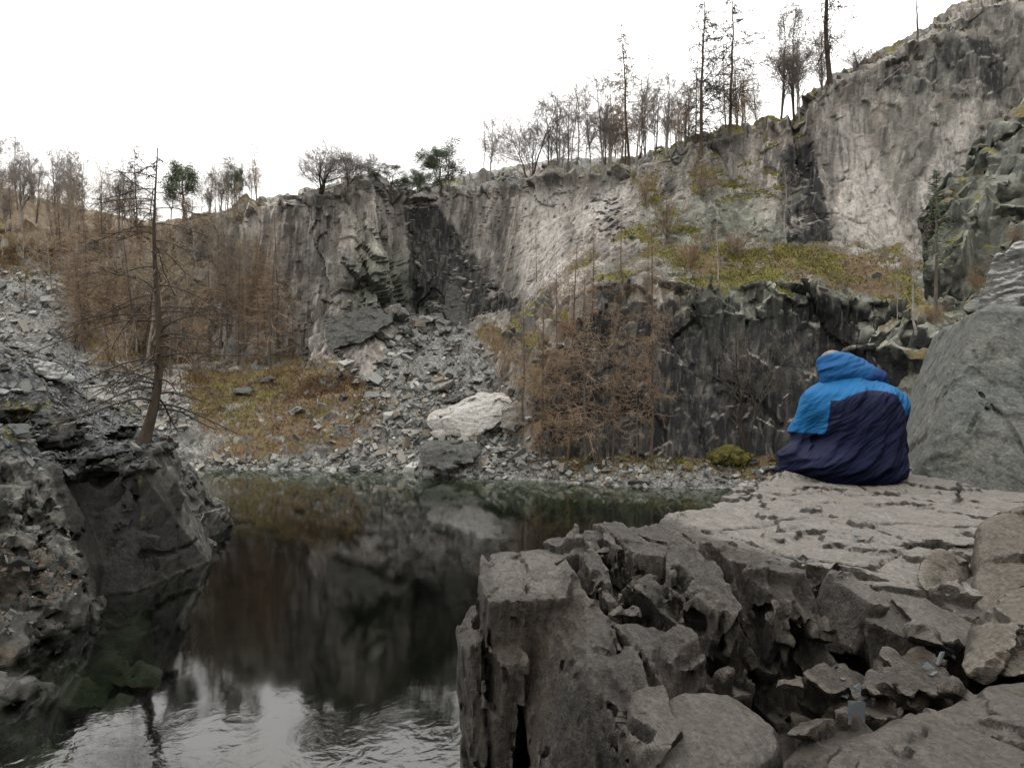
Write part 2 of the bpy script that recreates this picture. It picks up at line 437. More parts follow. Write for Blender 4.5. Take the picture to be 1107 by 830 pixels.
def mat_cliff():
    t = NT('quarry_rock')
    v0 = t.coords((1, 1, 1), 'World'); vs = t.coords((1.1, 1.1, 0.11), 'World', (0, 0.1, 0))
    vt = t.coords((1.0, 1.0, 0.22), 'World', (0, 0.25, 0))
    big = t.noise(v0, 0.16, 4, 0.6); mid = t.noise(v0, 0.9, 6, 0.65); fine = t.noise(v0, 7.0, 7, 0.72)
    st = t.noise(vs, 0.85, 6, 0.62, 0.5); st2 = t.noise(vs, 2.6, 5, 0.6, 0.3); jn = t.noise(vt, 2.2, 8, 0.68, 0.6)
    # bare rock: pale, grey and black seep streaks
    vq = t.coords((1.0, 1.0, 0.045), 'World'); st3 = t.noise(vq, 5.5, 5, 0.62, 0.2)
    c = t.mix(t.ramp(st, [(0.40, 0), (0.60, 1)]), (0.052, 0.049, 0.046), (0.155, 0.146, 0.135))
    c = t.mix(t.ramp(st2, [(0.50, 0), (0.66, 0.8)]), c, (0.245, 0.228, 0.207))
    c = t.mix(t.ramp(st3, [(0.53, 0), (0.66, 0.7)]), c, (0.04, 0.036, 0.033))
    c = t.mix(t.math('MULTIPLY', t.ramp(big, [(0.47, 0), (0.62, 1)]), 0.5), c, (0.085, 0.088, 0.078))
    c = t.mix(t.math('MULTIPLY', t.ramp(jn, [(0.55, 0), (0.63, 1)]), 0.7), c, (0.03, 0.03, 0.027))
    c = t.mix(t.math('MULTIPLY', t.ramp(mid, [(0.53, 0), (0.68, 1)]), 0.5), c, (0.105, 0.083, 0.068))
    bd = t.noise(t.coords((1, 1, 0.06), 'World', (0, 0.12, 0)), 0.42, 4, 0.6, 0.3)
    c = t.mix(0.8, c, t.ramp(bd, [(0.36, (0.42, 0.41, 0.41)), (0.5, (0.95, 0.93, 0.9)), (0.62, (1.35, 1.3, 1.24))]), 'MULTIPLY')
    pale = t.attr('pale')
    c = t.mix(t.math('MULTIPLY', pale, t.ramp(t.math('ADD', t.math('MULTIPLY', st3, .55), t.math('MULTIPLY', st, .45)), [(0.42, 0.85), (0.58, 0.1)])), c, (0.26, 0.243, 0.223))
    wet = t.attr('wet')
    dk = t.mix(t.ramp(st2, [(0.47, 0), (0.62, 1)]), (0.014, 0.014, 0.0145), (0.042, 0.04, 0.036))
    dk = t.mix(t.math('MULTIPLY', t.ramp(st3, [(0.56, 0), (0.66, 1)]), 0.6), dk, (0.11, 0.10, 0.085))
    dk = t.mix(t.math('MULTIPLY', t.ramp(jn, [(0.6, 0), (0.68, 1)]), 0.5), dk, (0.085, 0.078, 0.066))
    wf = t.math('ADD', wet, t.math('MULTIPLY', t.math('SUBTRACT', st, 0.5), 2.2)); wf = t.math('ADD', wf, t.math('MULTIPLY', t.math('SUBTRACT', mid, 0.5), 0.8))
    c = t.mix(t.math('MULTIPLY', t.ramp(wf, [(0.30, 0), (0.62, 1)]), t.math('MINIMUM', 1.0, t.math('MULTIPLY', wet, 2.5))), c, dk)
    c = t.mix(t.attr('green'), c, t.mix(1.0, c, (0.78, 0.86, 0.8), 'MULTIPLY'))
    # ground covers
    scree = t.mix(t.ramp(fine, [(0.38, 0), (0.62, 1)]), (0.04, 0.041, 0.039), (0.14, 0.139, 0.13))
    c = t.mix(t.attr('scree'), c, scree)
    leaf = t.mix(t.ramp(fine, [(0.35, 0), (0.65, 1)]), (0.035, 0.024, 0.015), (0.085, 0.057, 0.034))
    leaf = t.mix(t.ramp(mid, [(0.48, 0), (0.62, 0.8)]), leaf, (0.075, 0.062, 0.026))
    c = t.mix(t.ramp(t.math('ADD', t.attr('leaf'), t.math('MULTIPLY', t.math('SUBTRACT', mid, 0.5), 1.6)), [(0.42, 0), (0.6, 1)]), c, leaf)
    moss = t.mix(t.ramp(t.math('ADD', t.math('MULTIPLY', fine, .5), t.math('MULTIPLY', mid, .5)), [(0.38, 0), (0.6, 1)]), (0.022, 0.0215, 0.007), (0.08, 0.072, 0.014))
    mm = t.math('ADD', t.attr('moss'), t.math('MULTIPLY', t.math('SUBTRACT', t.noise(v0, 1.3, 6, 0.7), 0.5), 2.4))
    c = t.mix(t.ramp(mm, [(0.55, 0), (0.72, 1)]), c, moss)
    c = t.mix(0.6, c, t.mix(t.ramp(fine, [(0.25, 0), (0.75, 1)]), (0.45, 0.45, 0.45), (1.5, 1.5, 1.5)), 'MULTIPLY')
    hg = t.math('ADD', t.math('MULTIPLY', jn, 0.5), t.math('ADD', t.math('MULTIPLY', fine, 0.8), t.math('MULTIPLY', mid, 0.5)))
    t.bsdf(c, 0.75, t.bump(hg, 0.10), 0.3)
    return t.m

def mat_water():
    t = NT('pool_water')
    v = t.coords((1, 1, 1), 'World'); va = t.coords((0.95, 0.9, 1), 'World', (0, 0, 0.5))
    patch = t.ramp(t.noise(v, 0.075, 2, 0.5, 0.4), [(0.42, 0), (0.62, 1)])
    w1 = t.noise(va, 2.6, 3, 0.5, 0.5); w2 = t.noise(va, 7.0, 3, 0.55, 0.3)
    near = t.n('ShaderNodeSeparateXYZ'); t.l(v, near.inputs[0])
    nr = t.n('ShaderNodeMapRange'); t.l(near.outputs['Y'], nr.inputs[0]); nr.interpolation_type = 'SMOOTHERSTEP'; nr.inputs[1].default_value = 12.8; nr.inputs[2].default_value = 8.0
    nr.inputs[3].default_value = 0.03; nr.inputs[4].default_value = 1.0
    amp = t.math('MAXIMUM', nr.outputs[0], t.math('MULTIPLY', patch, 0.10))
    hg = t.math('MULTIPLY', t.math('ADD', t.math('MULTIPLY', w1, 1.0), t.math('MULTIPLY', w2, 0.22)), amp)
    nor = t.bump(hg, 0.015, 1.0)
    fr = t.n('ShaderNodeFresnel'); fr.inputs['IOR'].default_value = 1.45; t.l(nor, fr.inputs['Normal'])
    tr = t.n('ShaderNodeBsdfTransparent'); tr.inputs['Color'].default_value = (0.86, 0.9, 0.84, 1)
    gl = t.n('ShaderNodeBsdfGlossy'); gl.inputs['Roughness'].default_value = 0.055; gl.inputs['Color'].default_value = (1, 1, 1, 1); t.l(nor, gl.inputs['Normal'])
    mx = t.n('ShaderNodeMixShader'); t.l(fr.outputs[0], mx.inputs[0]); t.l(tr.outputs[0], mx.inputs[1]); t.l(gl.outputs[0], mx.inputs[2])
    t.l(mx.outputs[0], t.out.inputs['Surface'])
    ab = t.n('ShaderNodeVolumeAbsorption'); ab.inputs['Color'].default_value = (0.48, 0.585, 0.45, 1); ab.inputs['Density'].default_value = 0.8
    t.l(ab.outputs[0], t.out.inputs['Volume'])
    return t.m

def mat_cloth(name, a, fold=0.006, rough=0.6, yoke=None):
    t = NT(name); v = t.coords((1, 1, 1))
    n1 = t.noise(v, 260, 2, 0.5); n2 = t.noise(t.coords((0.9, 1.2, 6.0), rot=(0, -0.62, 0)), 3.6, 3, 0.5, 0.6)
    c = t.mix(t.ramp(n2, [(0.3, 0), (0.7, 1)]), tuple(q * 0.8 for q in a), tuple(q * 1.15 for q in a))
    if yoke:
        st = t.ramp(t.attr('yoke'), [(0.49, 0), (0.51, 1)])
        c = t.mix(st, c, yoke)
    cr = t.noise(t.coords((0.7, 0.9, 4.6), rot=(0, -0.72, 0)), 4.2, 2, 0.45, 0.35)      # creases: sharp crests
    cr = t.math('SUBTRACT', 1.0, t.math('MULTIPLY', t.math('ABSOLUTE', t.math('SUBTRACT', cr, 0.5)), 5.0), clamp=True)
    hg = t.math('ADD', t.math('ADD', t.math('MULTIPLY', n2, 0.6), t.math('MULTIPLY', cr, 0.35)), t.math('MULTIPLY', n1, 0.02))
    t.bsdf(c, rough, t.bump(hg, fold), 0.2)
    return t.m
# ------------------------------------------------------------------ branching plants
def tubes(Pt, Rd, sides=3):
    """Pt (N,m,3), Rd (N,m) -> V, Q"""
    N, m, _ = Pt.shape
    tan = np.gradient(Pt, axis=1); tan /= np.linalg.norm(tan, axis=2, keepdims=True) + 1e-9
    ref = np.where(np.abs(tan[..., 2:3]) > 0.8, np.array([1.0, 0, 0]), np.array([0, 0, 1.0]))
    u = np.cross(tan, ref); u /= np.linalg.norm(u, axis=2, keepdims=True) + 1e-9
    w = np.cross(tan, u)
    a = np.arange(sides) * 2 * np.pi / sides
    V = Pt[:, :, None, :] + Rd[:, :, None, None] * (np.cos(a)[:, None] * u[:, :, None, :] + np.sin(a)[:, None] * w[:, :, None, :])
    i = np.arange(N)[:, None, None] * (m * sides) + np.arange(m - 1)[None, :, None] * sides
    s = np.arange(sides)[None, None, :]; s2 = (s + 1) % sides
    Q = np.stack([i + s, i + s2, i + sides + s2, i + sides + s], -1).reshape(-1, 4)
    return V.reshape(-1, 3), Q

def join(parts):
    V, Q, n = [], [], 0
    for v, q in parts:
        V.append(v); Q.append(q + n); n += len(v)
    return np.concatenate(V), np.concatenate(Q)

def lerp_path(Pt, t):
    m = Pt.shape[1]; x = np.clip(t, 0, 0.999) * (m - 1); i = x.astype(int); fr = (x - i)[..., None]
    k = np.arange(len(Pt))
    a, b = Pt[k, i], Pt[k, i + 1]
    return a + (b - a) * fr, b - a

def spawn(rg, Pt, Rd, k, t0, t1, ang, asd, ratio, rsd, curv, m, wob=0.12, rr=0.55, rmin=0.006, taper=0.6, abslen=None, even=False):
    """k children on every path of Pt"""
    N = len(Pt)
    idx = np.repeat(np.arange(N), k)
    par, pr = Pt[idx], Rd[idx]
    t = (np.tile((np.arange(k) + 0.5) / k, N) + rg.normal(0, .3 / k, N * k)) if even else rg.random(N * k)
    t = t0 + (t1 - t0) * np.clip(t, 0, 1)
    base, tg = lerp_path(par, t)
    tg /= np.linalg.norm(tg, axis=1, keepdims=True) + 1e-9
    rnd = rg.normal(size=(N * k, 3)); rnd -= (rnd * tg).sum(1, keepdims=True) * tg
    rnd /= np.linalg.norm(rnd, axis=1, keepdims=True) + 1e-9
    an = np.radians(rg.normal(ang, asd, N * k))[:, None]
    d = tg * np.cos(an) + rnd * np.sin(an)
    plen = np.linalg.norm(np.diff(par, axis=1), axis=2).sum(1)
    L = (plen * ratio if abslen is None else abslen(t)) * np.clip(rg.normal(1, rsd, N * k), .35, 1.8)
    if abslen is None: L = L * (1 - taper * (t - t0) / max(1e-6, t1 - t0))
    st = (L / (m - 1))[:, None]
    out = [base]
    for j in range(m - 1):
        c = curv[j] if isinstance(curv, (list, tuple)) else curv
        d = d + np.array([0, 0, c]) + rg.normal(0, wob, d.shape)
        d /= np.linalg.norm(d, axis=1, keepdims=True)
        out.append(out[-1] + d * st)
    x = np.clip(t, 0, .999) * (par.shape[1] - 1); i = x.astype(int)
    r0 = np.maximum(pr[np.arange(N * k), i] * rr, rmin)
    R2 = r0[:, None] * np.linspace(1, 0.35, m)[None]
    return np.stack(out, 1), np.maximum(R2, rmin * 0.8)

def stem_path(rg, h, r, m=10, wob=0.012, lean=(0, 0)):
    z = np.linspace(-0.03 * h, h, m); w = np.cumsum(rg.normal(0, wob * h, (m, 2)) / math.sqrt(m), 0)
    p = np.zeros((1, m, 3)); p[0, :, 2] = z
    tt = np.linspace(0, 1, m)[:, None]
    p[0, :, :2] = w - w[0] + np.array(lean) * h * tt ** 1.3
    rd = r * (1 - tt[:, 0]) ** 0.85 + 0.012
    rd[0] *= 1.35
    return p, rd[None]

PROTO = {}
def larch(seed, h=12, nb=70, dens=12, blen=0.26, droop=-0.10, bare=0.1, wid=1.0, tmat='bark_dark', cmat='twig_red', tw=0.010, r=0.016, upend=0.12, sub2=2, rsd=.28, wob=.05, pw=.8):
    rg = np.random.default_rng(seed)
    sp, sr = stem_path(rg, h, h * r)
    L = lambda t: h * blen * wid * (1.02 - t) ** pw * (0.55 + 0.45 * sstep(bare, bare + .25, t))
    b, br = spawn(rg, sp, sr, nb, bare, 0.99, 82, 13, 0, rsd, [droop * 1.3, droop, droop * .4, upend * .6, upend], 6, wob, 0.2, tw * 1.3, abslen=L, even=True)
    t1, r1 = spawn(rg, b, br, dens, 0.1, 1, 58, 22, 0.32, 0.5, -0.22, 4, 0.16, 0.5, tw, 0.5)
    parts = [tubes(b, br, 3), tubes(t1, r1, 3)]
    if sub2:
        t2, r2 = spawn(rg, t1, r1, sub2, 0.15, 1, 60, 20, 0.45, 0.3, -0.1, 3, 0.1, 0.8, tw * .8, 0.4)
        parts.append(tubes(t2, r2, 3))
    return dict(h=h, trunk=(tubes(sp, sr, 7), tmat), crown=(join(parts), cmat))

def broad(seed, h=9, nst=1, nb=14, n2=6, n3=7, n4=0, low=0.25, ang=42, ratio=0.42, tmat='bark_birch', cmat='twig_grey', r=0.013, tw=0.008, curv=0.08, droop=-0.08, spread=0.12, lean=(0, 0)):
    rg = np.random.default_rng(seed)
    sps, srs = [], []
    for k in range(nst):
        ln = (lean[0] + (rg.normal(0, spread) if nst > 1 else 0), lean[1] + (rg.normal(0, spread) if nst > 1 else 0))
        p, q = stem_path(rg, h * (1 if k == 0 else rg.uniform(.65, .95)), h * r * (1 if k == 0 else .75), 10, .022, ln)
        if k: p[..., :2] += rg.normal(0, .012 * h, 2)
        sps.append(p); srs.append(q)
    sp, sr = np.concatenate(sps), np.concatenate(srs)
    b, br = spawn(rg, sp, sr, nb, low, 0.97, ang, 11, ratio, 0.25, curv, 6, 0.13, 0.5, tw * 1.3, 0.62)
    c, cr = spawn(rg, b, br, n2, 0.2, 1, 40, 14, 0.5, 0.3, curv * .5, 5, 0.15, 0.6, tw * 1.1, 0.5)
    d, dr = spawn(rg, c, cr, n3, 0.15, 1, 42, 16, 0.5, 0.3, droop, 4, 0.16, 0.65, tw, 0.4)
    parts = [tubes(b, br, 4), tubes(c, cr, 3), tubes(d, dr, 3)]
    if n4:
        e, er = spawn(rg, d, dr, n4, 0.2, 1, 42, 16, 0.55, 0.3, droop, 3, 0.15, 0.8, tw * .85, 0.3)
        parts.append(tubes(e, er, 3))
    return dict(h=h, trunk=(tubes(sp, sr, 6), tmat), crown=(join(parts), cmat))

def tufts(rg, pts, n, ln, wd, spread, up=0.3):
    """n thin needle blades about every point"""
    c = np.repeat(pts, n, 0) + rg.normal(0, spread, (len(pts) * n, 3))
    d = rg.normal(size=c.shape); d[:, 2] = np.abs(d[:, 2]) * up + rg.normal(0, .3, len(c)); d /= np.linalg.norm(d, axis=1, keepdims=True)
    s = np.cross(d, rg.normal(size=d.shape)); s /= np.linalg.norm(s, axis=1, keepdims=True) + 1e-9
    l = ln * rg.uniform(.6, 1.3, (len(c), 1)); w = wd * rg.uniform(.7, 1.3, (len(c), 1))
    V = np.stack([c - s * w - d * l * .5, c + s * w - d * l * .5, c + s * w * .4 + d * l * .5, c - s * w * .4 + d * l * .5], 1).reshape(-1, 3)
    return V, np.arange(len(c) * 4).reshape(-1, 4)

def pine(seed, h=6, nb=13, low=0.45, ratio=0.42, flat=1.0, n=9):
    rg = np.random.default_rng(seed)
    sp, sr = stem_path(rg, h, h * .03, 10, .05)
    b, br = spawn(rg, sp, sr, nb, low, .98, 66, 14, ratio * 1.2 * flat, .25, .07, 6, .16, .5, .015, .45)
    c, cr = spawn(rg, b, br, 7, .3, 1, 45, 15, .42, .3, .1, 4, .15, .6, .01, .4)
    tips = np.concatenate([c[:, -1], c[:, -2], b[:, -1]])
    nd = tufts(rg, tips, n * 3, h * .032, h * .005, h * .04)
    return dict(h=h, trunk=(join([tubes(sp, sr, 7), tubes(b, br, 4), tubes(c, cr, 3)]), 'bark_pine'), crown=(nd, 'needle'))

def spruce(seed, h=6, nb=60, dens=10, blen=.2, mat='needle_dark', low=.15):
    rg = np.random.default_rng(seed)
    sp, sr = stem_path(rg, h, h * .012, 9, .008)
    b, br = spawn(rg, sp, sr, nb, low, .99, 80, 8, 0, .2, [-.04, -.05, .03, .08], 5, .05, .3, .008, abslen=lambda t: h * blen * (1.03 - t) ** .75, even=True)
    c, cr = spawn(rg, b, br, dens, .15, 1, 50, 12, .4, .3, -.05, 3, .08, .6, .006, .5)
    tips = np.concatenate([c.reshape(-1, 3), b[:, 1:].reshape(-1, 3)])
    nd = tufts(rg, tips, 1, h * .03, h * .0022, h * .008, .1)
    return dict(h=h, trunk=(join([tubes(sp, sr, 6), tubes(b, br, 3)]), 'bark_grey'), crown=(nd, mat))

def bare_spire(seed, h=8):
    """the dead larch on the left bank: long sagging bare limbs"""
    rg = np.random.default_rng(seed)
    z = np.linspace(0, 1, 22)
    sp = np.zeros((1, 22, 3)); sp[0, :, 2] = z * h - .1
    sp[0, :, 0] = h * (.012 + .10 * (1 - np.exp(-z * 5)) * .55 + .012 * np.sin(z * 7) - .0) - h * .012
    sp[0, :, 1] = h * .02 * np.sin(z * 4)
    sr = (h * .0165 * (1 - z) ** 1.2 + .012)[None]; sr[0, 0] *= 1.5; sr[0, 1] *= 1.15
    L = lambda t: h * np.interp(t, [.1, .2, .35, .55, .7, .85, 1], [.19, .26, .29, .27, .22, .15, .06])
    b, br = spawn(rg, sp, sr, 64, .13, .985, 78, 12, 0, .3, [-.12, -.2, -.15, -.09, -.03, .03, .07], 8, .06, .28, .0145, abslen=L, even=True)
    c, cr = spawn(rg, b, br, 9, .25, 1, 42, 15, .28, .45, -.06, 5, .16, .5, .008, .4)
    d, dr = spawn(rg, c, cr, 3, .2, 1, 45, 15, .4, .3, -.04, 3, .15, .7, .005, .4)
    return dict(h=h, trunk=(tubes(sp, sr, 10), 'bark_dark'), crown=(join([tubes(b, br, 5), tubes(c, cr, 3), tubes(d, dr, 3)]), 'twig_dark'))

def proto_mesh(key):
    p = PROTO[key]
    if 'me' not in p:
        zz = np.concatenate([p['trunk'][0][0][:, 2], p['crown'][0][0][:, 2]])
        p['h'] = float(np.percentile(zz, 99.7)) if key != 'spire' else p['h']
        (tv, tq), tm = p['trunk']; (cv, cq), cm = p['crown']
        p['me'] = (mesh_data(key + '_trunk', tv, tq, M[tm]), mesh_data(key + '_crown', cv, cq, M[cm]))
    return p['me']

def plant(key, name, base, height, label, cat='tree', group=None, rot=None, tilt=(0, 0), fat=1.0):
    me = proto_mesh(key); p = PROTO[key]
    o = empty(name, base)
    s = height / p['h']
    o.scale = (s * fat, s * fat, s)
    o.rotation_euler = (tilt[0], tilt[1], random.uniform(0, 6.28) if rot is None else rot)
    tag(o, label, cat, group)
    link('trunk', me[0], o); link('crown', me[1], o)
    return o

def make_protos():
    PROTO['larch_a'] = larch(1, 14, 110, 12, .165, bare=.22, pw=.42, tw=.0072, r=.0065, sub2=3, droop=-.10, upend=.2, rsd=.5, wob=.12, tmat='bark_pine')
    PROTO['larch_b'] = larch(2, 12, 100, 12, .21, bare=.12, pw=.42, droop=-.13, tw=.0072, r=.007, sub2=3, upend=.22, rsd=.5, wob=.12, tmat='bark_pine')
    PROTO['larch_c'] = larch(3, 10, 80, 11, .26, rsd=.45, wob=.1, bare=.12, cmat='twig_brown', tmat='bark_grey', tw=.009, r=.010, sub2=1)
    PROTO['larch_sky'] = larch(4, 15, 84, 10, .28, bare=.12, cmat='twig_dark', tmat='bark_pine', r=.011, sub2=3, droop=-.06, tw=.023)
    PROTO['larch_sky_b'] = larch(5, 15, 76, 10, .31, bare=.14, cmat='twig_dark', tmat='bark_pine', r=.010, sub2=3, droop=-.1, tw=.023)
    PROTO['larch_rust'] = larch(6, 13, 95, 13, .23, bare=.2, cmat='twig_red', tmat='bark_pine', r=.009, tw=.017)
    PROTO['larch_thin'] = larch(7, 9, 60, 8, .2, bare=.1, cmat='twig_brown', tmat='bark_grey', r=.008, sub2=2, tw=.011)
    PROTO['pine_tall'] = larch(8, 15, 40, 9, .30, bare=.2, cmat='twig_dark', tmat='bark_dark', r=.0105, sub2=2, droop=-.03, tw=.022)
    k = dict(tw=.0095)
    PROTO['birch_a'] = broad(11, 9, 1, 18, 7, 7, 3, .3, 36, .36, **k)
    PROTO['birch_b'] = broad(12, 9, 2, 14, 7, 6, 3, .3, 34, .34, spread=.08, **k)
    PROTO['birch_c'] = broad(13, 8, 1, 15, 6, 6, 3, .35, 34, .34, tmat='bark_grey', **k)
    PROTO['birch_thin'] = broad(14, 9, 1, 10, 5, 5, 2, .45, 32, .22, r=.009, **k)
    PROTO['ash'] = broad(15, 12, 2, 16, 7, 6, 3, .3, 34, .34, tmat='bark_grey', cmat='twig_grey', r=.011, spread=.05, tw=.013)
    PROTO['oak'] = broad(16, 8, 3, 16, 8, 7, 2, .08, 46, .60, tmat='bark_dark', cmat='twig_grey', r=.015, spread=.2, droop=.06, tw=.010)
    PROTO['spreader'] = broad(17, 7, 4, 12, 7, 7, 3, .12, 44, .55, tmat='bark_dark', cmat='twig_grey', r=.012, spread=.32, droop=0.05, tw=.0095)
    PROTO['bush'] = broad(18, 4, 6, 8, 5, 5, 2, .2, 35, .4, tmat='bark_grey', cmat='twig_brown', r=.008, spread=.28, droop=.0, tw=.007)
    PROTO['bush_red'] = broad(19, 3, 7, 8, 5, 6, 2, .1, 40, .5, tmat='twig_brown', cmat='twig_red', r=.008, spread=.4, droop=-.03, tw=.007)
    PROTO['brown_a'] = broad(20, 8, 2, 14, 6, 6, 2, .15, 36, .34, tmat='bark_grey', cmat='twig_brown', r=.009, spread=.08, tw=.008)
    PROTO['brown_b'] = broad(21, 8, 1, 16, 6, 6, 2, .2, 40, .36, tmat='bark_birch', cmat='twig_pale', r=.008, tw=.008)
    PROTO['sapling'] = broad(22, 5, 1, 12, 5, 4, 0, .3, 45, .34, tmat='bark_birch', cmat='twig_pale', r=.009, tw=.009)
    PROTO['snag'] = broad(23, 5, 1, 3, 2, 1, 0, .3, 50, .35, tmat='bark_grey', cmat='bark_grey', r=.03, tw=.02)
    PROTO['shore_tree'] = broad(24, 6, 4, 10, 6, 5, 2, .25, 40, .4, tmat='bark_dark', cmat='bark_grey', r=.008, spread=.16, droop=.02, tw=.007)
    PROTO['pine_a'] = pine(31, 4.2, 20, .3, .55, 1.5, 16)
    PROTO['pine_b'] = pine(32, 6, 24, .35, .46, 1.0, 13)
    PROTO['pine_c'] = pine(33, 7, 18, .5, .34, .85, 9)
    PROTO['spruce'] = spruce(34, 7, 46, 8, .2, 'needle', low=.3)
    PROTO['young_pine'] = spruce(35, 4, 40, 7, .17, 'needle', low=.15)
    PROTO['spire'] = bare_spire(41, 8)
# ------------------------------------------------------------------ the quarry: one sheet from the pool bed over banks, walls and cliffs to the plateau
KC = {
 -200: [(508,38.8),(495,39.5),(440,42),(390,45),(302,52),(285,54),(265,55),(238,64),(186,85)],
 0:   [(508,38.8),(496,39.5),(440,41.5),(392,44),(298,50),(284,52.5),(264,53.5),(240,62),(202,84)],
 60:  [(508,38.8),(497,39.5),(445,41.5),(398,44),(318,49),(290,53),(266,54),(252,62),(218,84)],
 120: [(508,38.8),(497,39.5),(448,41.5),(402,44),(350,49),(290,54),(262,55),(250,60),(232,80)],
 180: [(507,38.8),(498,39.5),(450,41.5),(408,45),(388,50),(300,54),(250,55.5),(244,60),(243,75)],
 235: [(507,38.8),(498,39.5),(450,41.5),(410,45.5),(390,50.5),(310,53.5),(238,54.5),(232,58),(238,75)],
 268: [(507,38.7),(498,39.4),(449,41.5),(410,45.5),(388,50.5),(310,52.2),(228,52.8),(221,55),(230,75)],
 300: [(507,38.6),(497,39.3),(450,41.3),(412,45),(384,50),(300,51.5),(219,52),(215,54),(226,75)],
 327: [(507,38.5),(497,39.2),(450,41.2),(410,45),(376,50),(300,51.5),(222,52),(218,54),(226,75)],
 333: [(507,38.5),(497,39.2),(450,41.2),(408,44.5),(368,47.5),(300,48.5),(217,49),(209,51.5),(220,75)],
 380: [(508,38.4),(498,39),(450,41),(408,44),(352,46.8),(290,48),(203,48.7),(196,52),(210,75)],
 405: [(508,38.2),(498,38.8),(450,41),(408,44),(348,47.2),(280,48.6),(198,49.2),(191,53),(205,75)],
 418: [(509,38),(498,38.6),(452,40.8),(410,43.8),(344,49),(275,50.6),(206,50.4),(200,54),(208,77)],
 440: [(510,37.5),(499,38.2),(455,40.3),(412,43.5),(340,51.5),(265,53),(217,53.6),(209,57),(212,78)],
 470: [(513,36.7),(500,37.5),(458,39.8),(416,43.2),(340,52),(265,53.8),(213,54.6),(205,60),(202,80)],
 500: [(515,36.1),(500,37),(460,39.5),(420,43),(343,51.5),(270,53.5),(208,54.5),(198,62),(190,80)],
 535: [(517,35.5),(500,36.3),(470,38.5),(430,42),(338,50),(265,52.5),(203,53.5),(192,60),(184,80)],
 560: [(518,35.2),(500,36),(490,37),(380,40.5),(318,47.5),(250,50.5),(198,51.5),(188,58),(180,80)],
 600: [(521,34.4),(502,35.3),(492,36),(330,38.5),(285,45.5),(235,49),(193,50),(182,56),(172,80)],
 640: [(524,33.6),(505,34.5),(493,35.2),(310,37.5),(262,43.5),(220,47.5),(191,48.5),(180,56),(172,80)],
 690: [(526,33),(507,33.8),(495,34.6),(300,37),(250,41.5),(215,45),(186,46.5),(176,54),(172,80)],
 720: [(527,32.8),(507,33.6),(495,34.4),(305,36.6),(255,41),(210,44),(172,45.5),(166,52),(165,80)],
 760: [(528,32.5),(508,33.2),(495,34),(312,36.2),(258,40.5),(200,43),(155,44.5),(150,50),(155,80)],
 800: [(528,32.5),(508,33.1),(494,33.7),(306,35.8),(258,40.2),(200,42.5),(148,44),(143,50),(152,80)],
 840: [(528,32.5),(506,33),(492,33.5),(304,35.5),(262,40),(200,42),(142,43.5),(137,50),(150,80)],
 868: [(528,32.5),(504,33),(490,33.5),(306,35.3),(263,39.8),(190,41.8),(131,43),(124,48),(140,75)],
 880: [(527,32.6),(502,33),(488,33.5),(310,35.3),(264,39.6),(185,41),(112,42),(104,47),(120,75)],
 905: [(525,32.8),(500,33.2),(485,33.6),(318,35.2),(264,39.5),(180,41.2),(91,42.3),(84,46),(95,75)],
 950: [(525,32.8),(498,33.2),(482,33.6),(328,34.6),(265,39),(170,40.8),(70,42),(62,46),(70,75)],
 1000:[(525,32.8),(498,33),(480,33.3),(335,34),(262,38.2),(150,40),(44,41.5),(36,46),(50,70)],
 1060:[(525,32.8),(498,33),(480,33.2),(340,33.5),(255,37.5),(140,39.5),(8,41),(0,46),(10,70)],
 1107:[(525,32.8),(498,32.9),(480,33),(345,33.4),(250,37),(130,39),(-10,40.5),(-18,46),(-5,70)],
 1320:[(525,32.8),(498,32.9),(480,33),(350,33.4),(240,37),(120,39),(-60,40),(-70,46),(-55,70)],
}
ROWN = [4, 14, 34, 95, 60, 85, 75, 18, 24]

def poly_sd(px, py, poly):
    """signed distance (pixels), negative inside"""
    n = len(poly); d = np.full(px.shape, 1e9, f32); ins = np.zeros(px.shape, bool)
    for i in range(n):
        ax, ay = poly[i]; bx, by = poly[(i + 1) % n]
        ex, ey = bx - ax, by - ay
        t = np.clip(((px - ax) * ex + (py - ay) * ey) / (ex * ex + ey * ey + 1e-9), 0, 1)
        d = np.minimum(d, np.hypot(px - ax - t * ex, py - ay - t * ey))
        c = ((ay > py) != (by > py)) & (px < (bx - ax) * (py - ay) / (by - ay + 1e-9) + ax)
        ins ^= c
    return np.where(ins, -d, d)

def soft(px, py, polys, w=14):
    o = np.zeros(px.shape, f32)
    for p in polys: o = np.maximum(o, 1 - sstep(-w, w, poly_sd(px, py, p)))
    return o

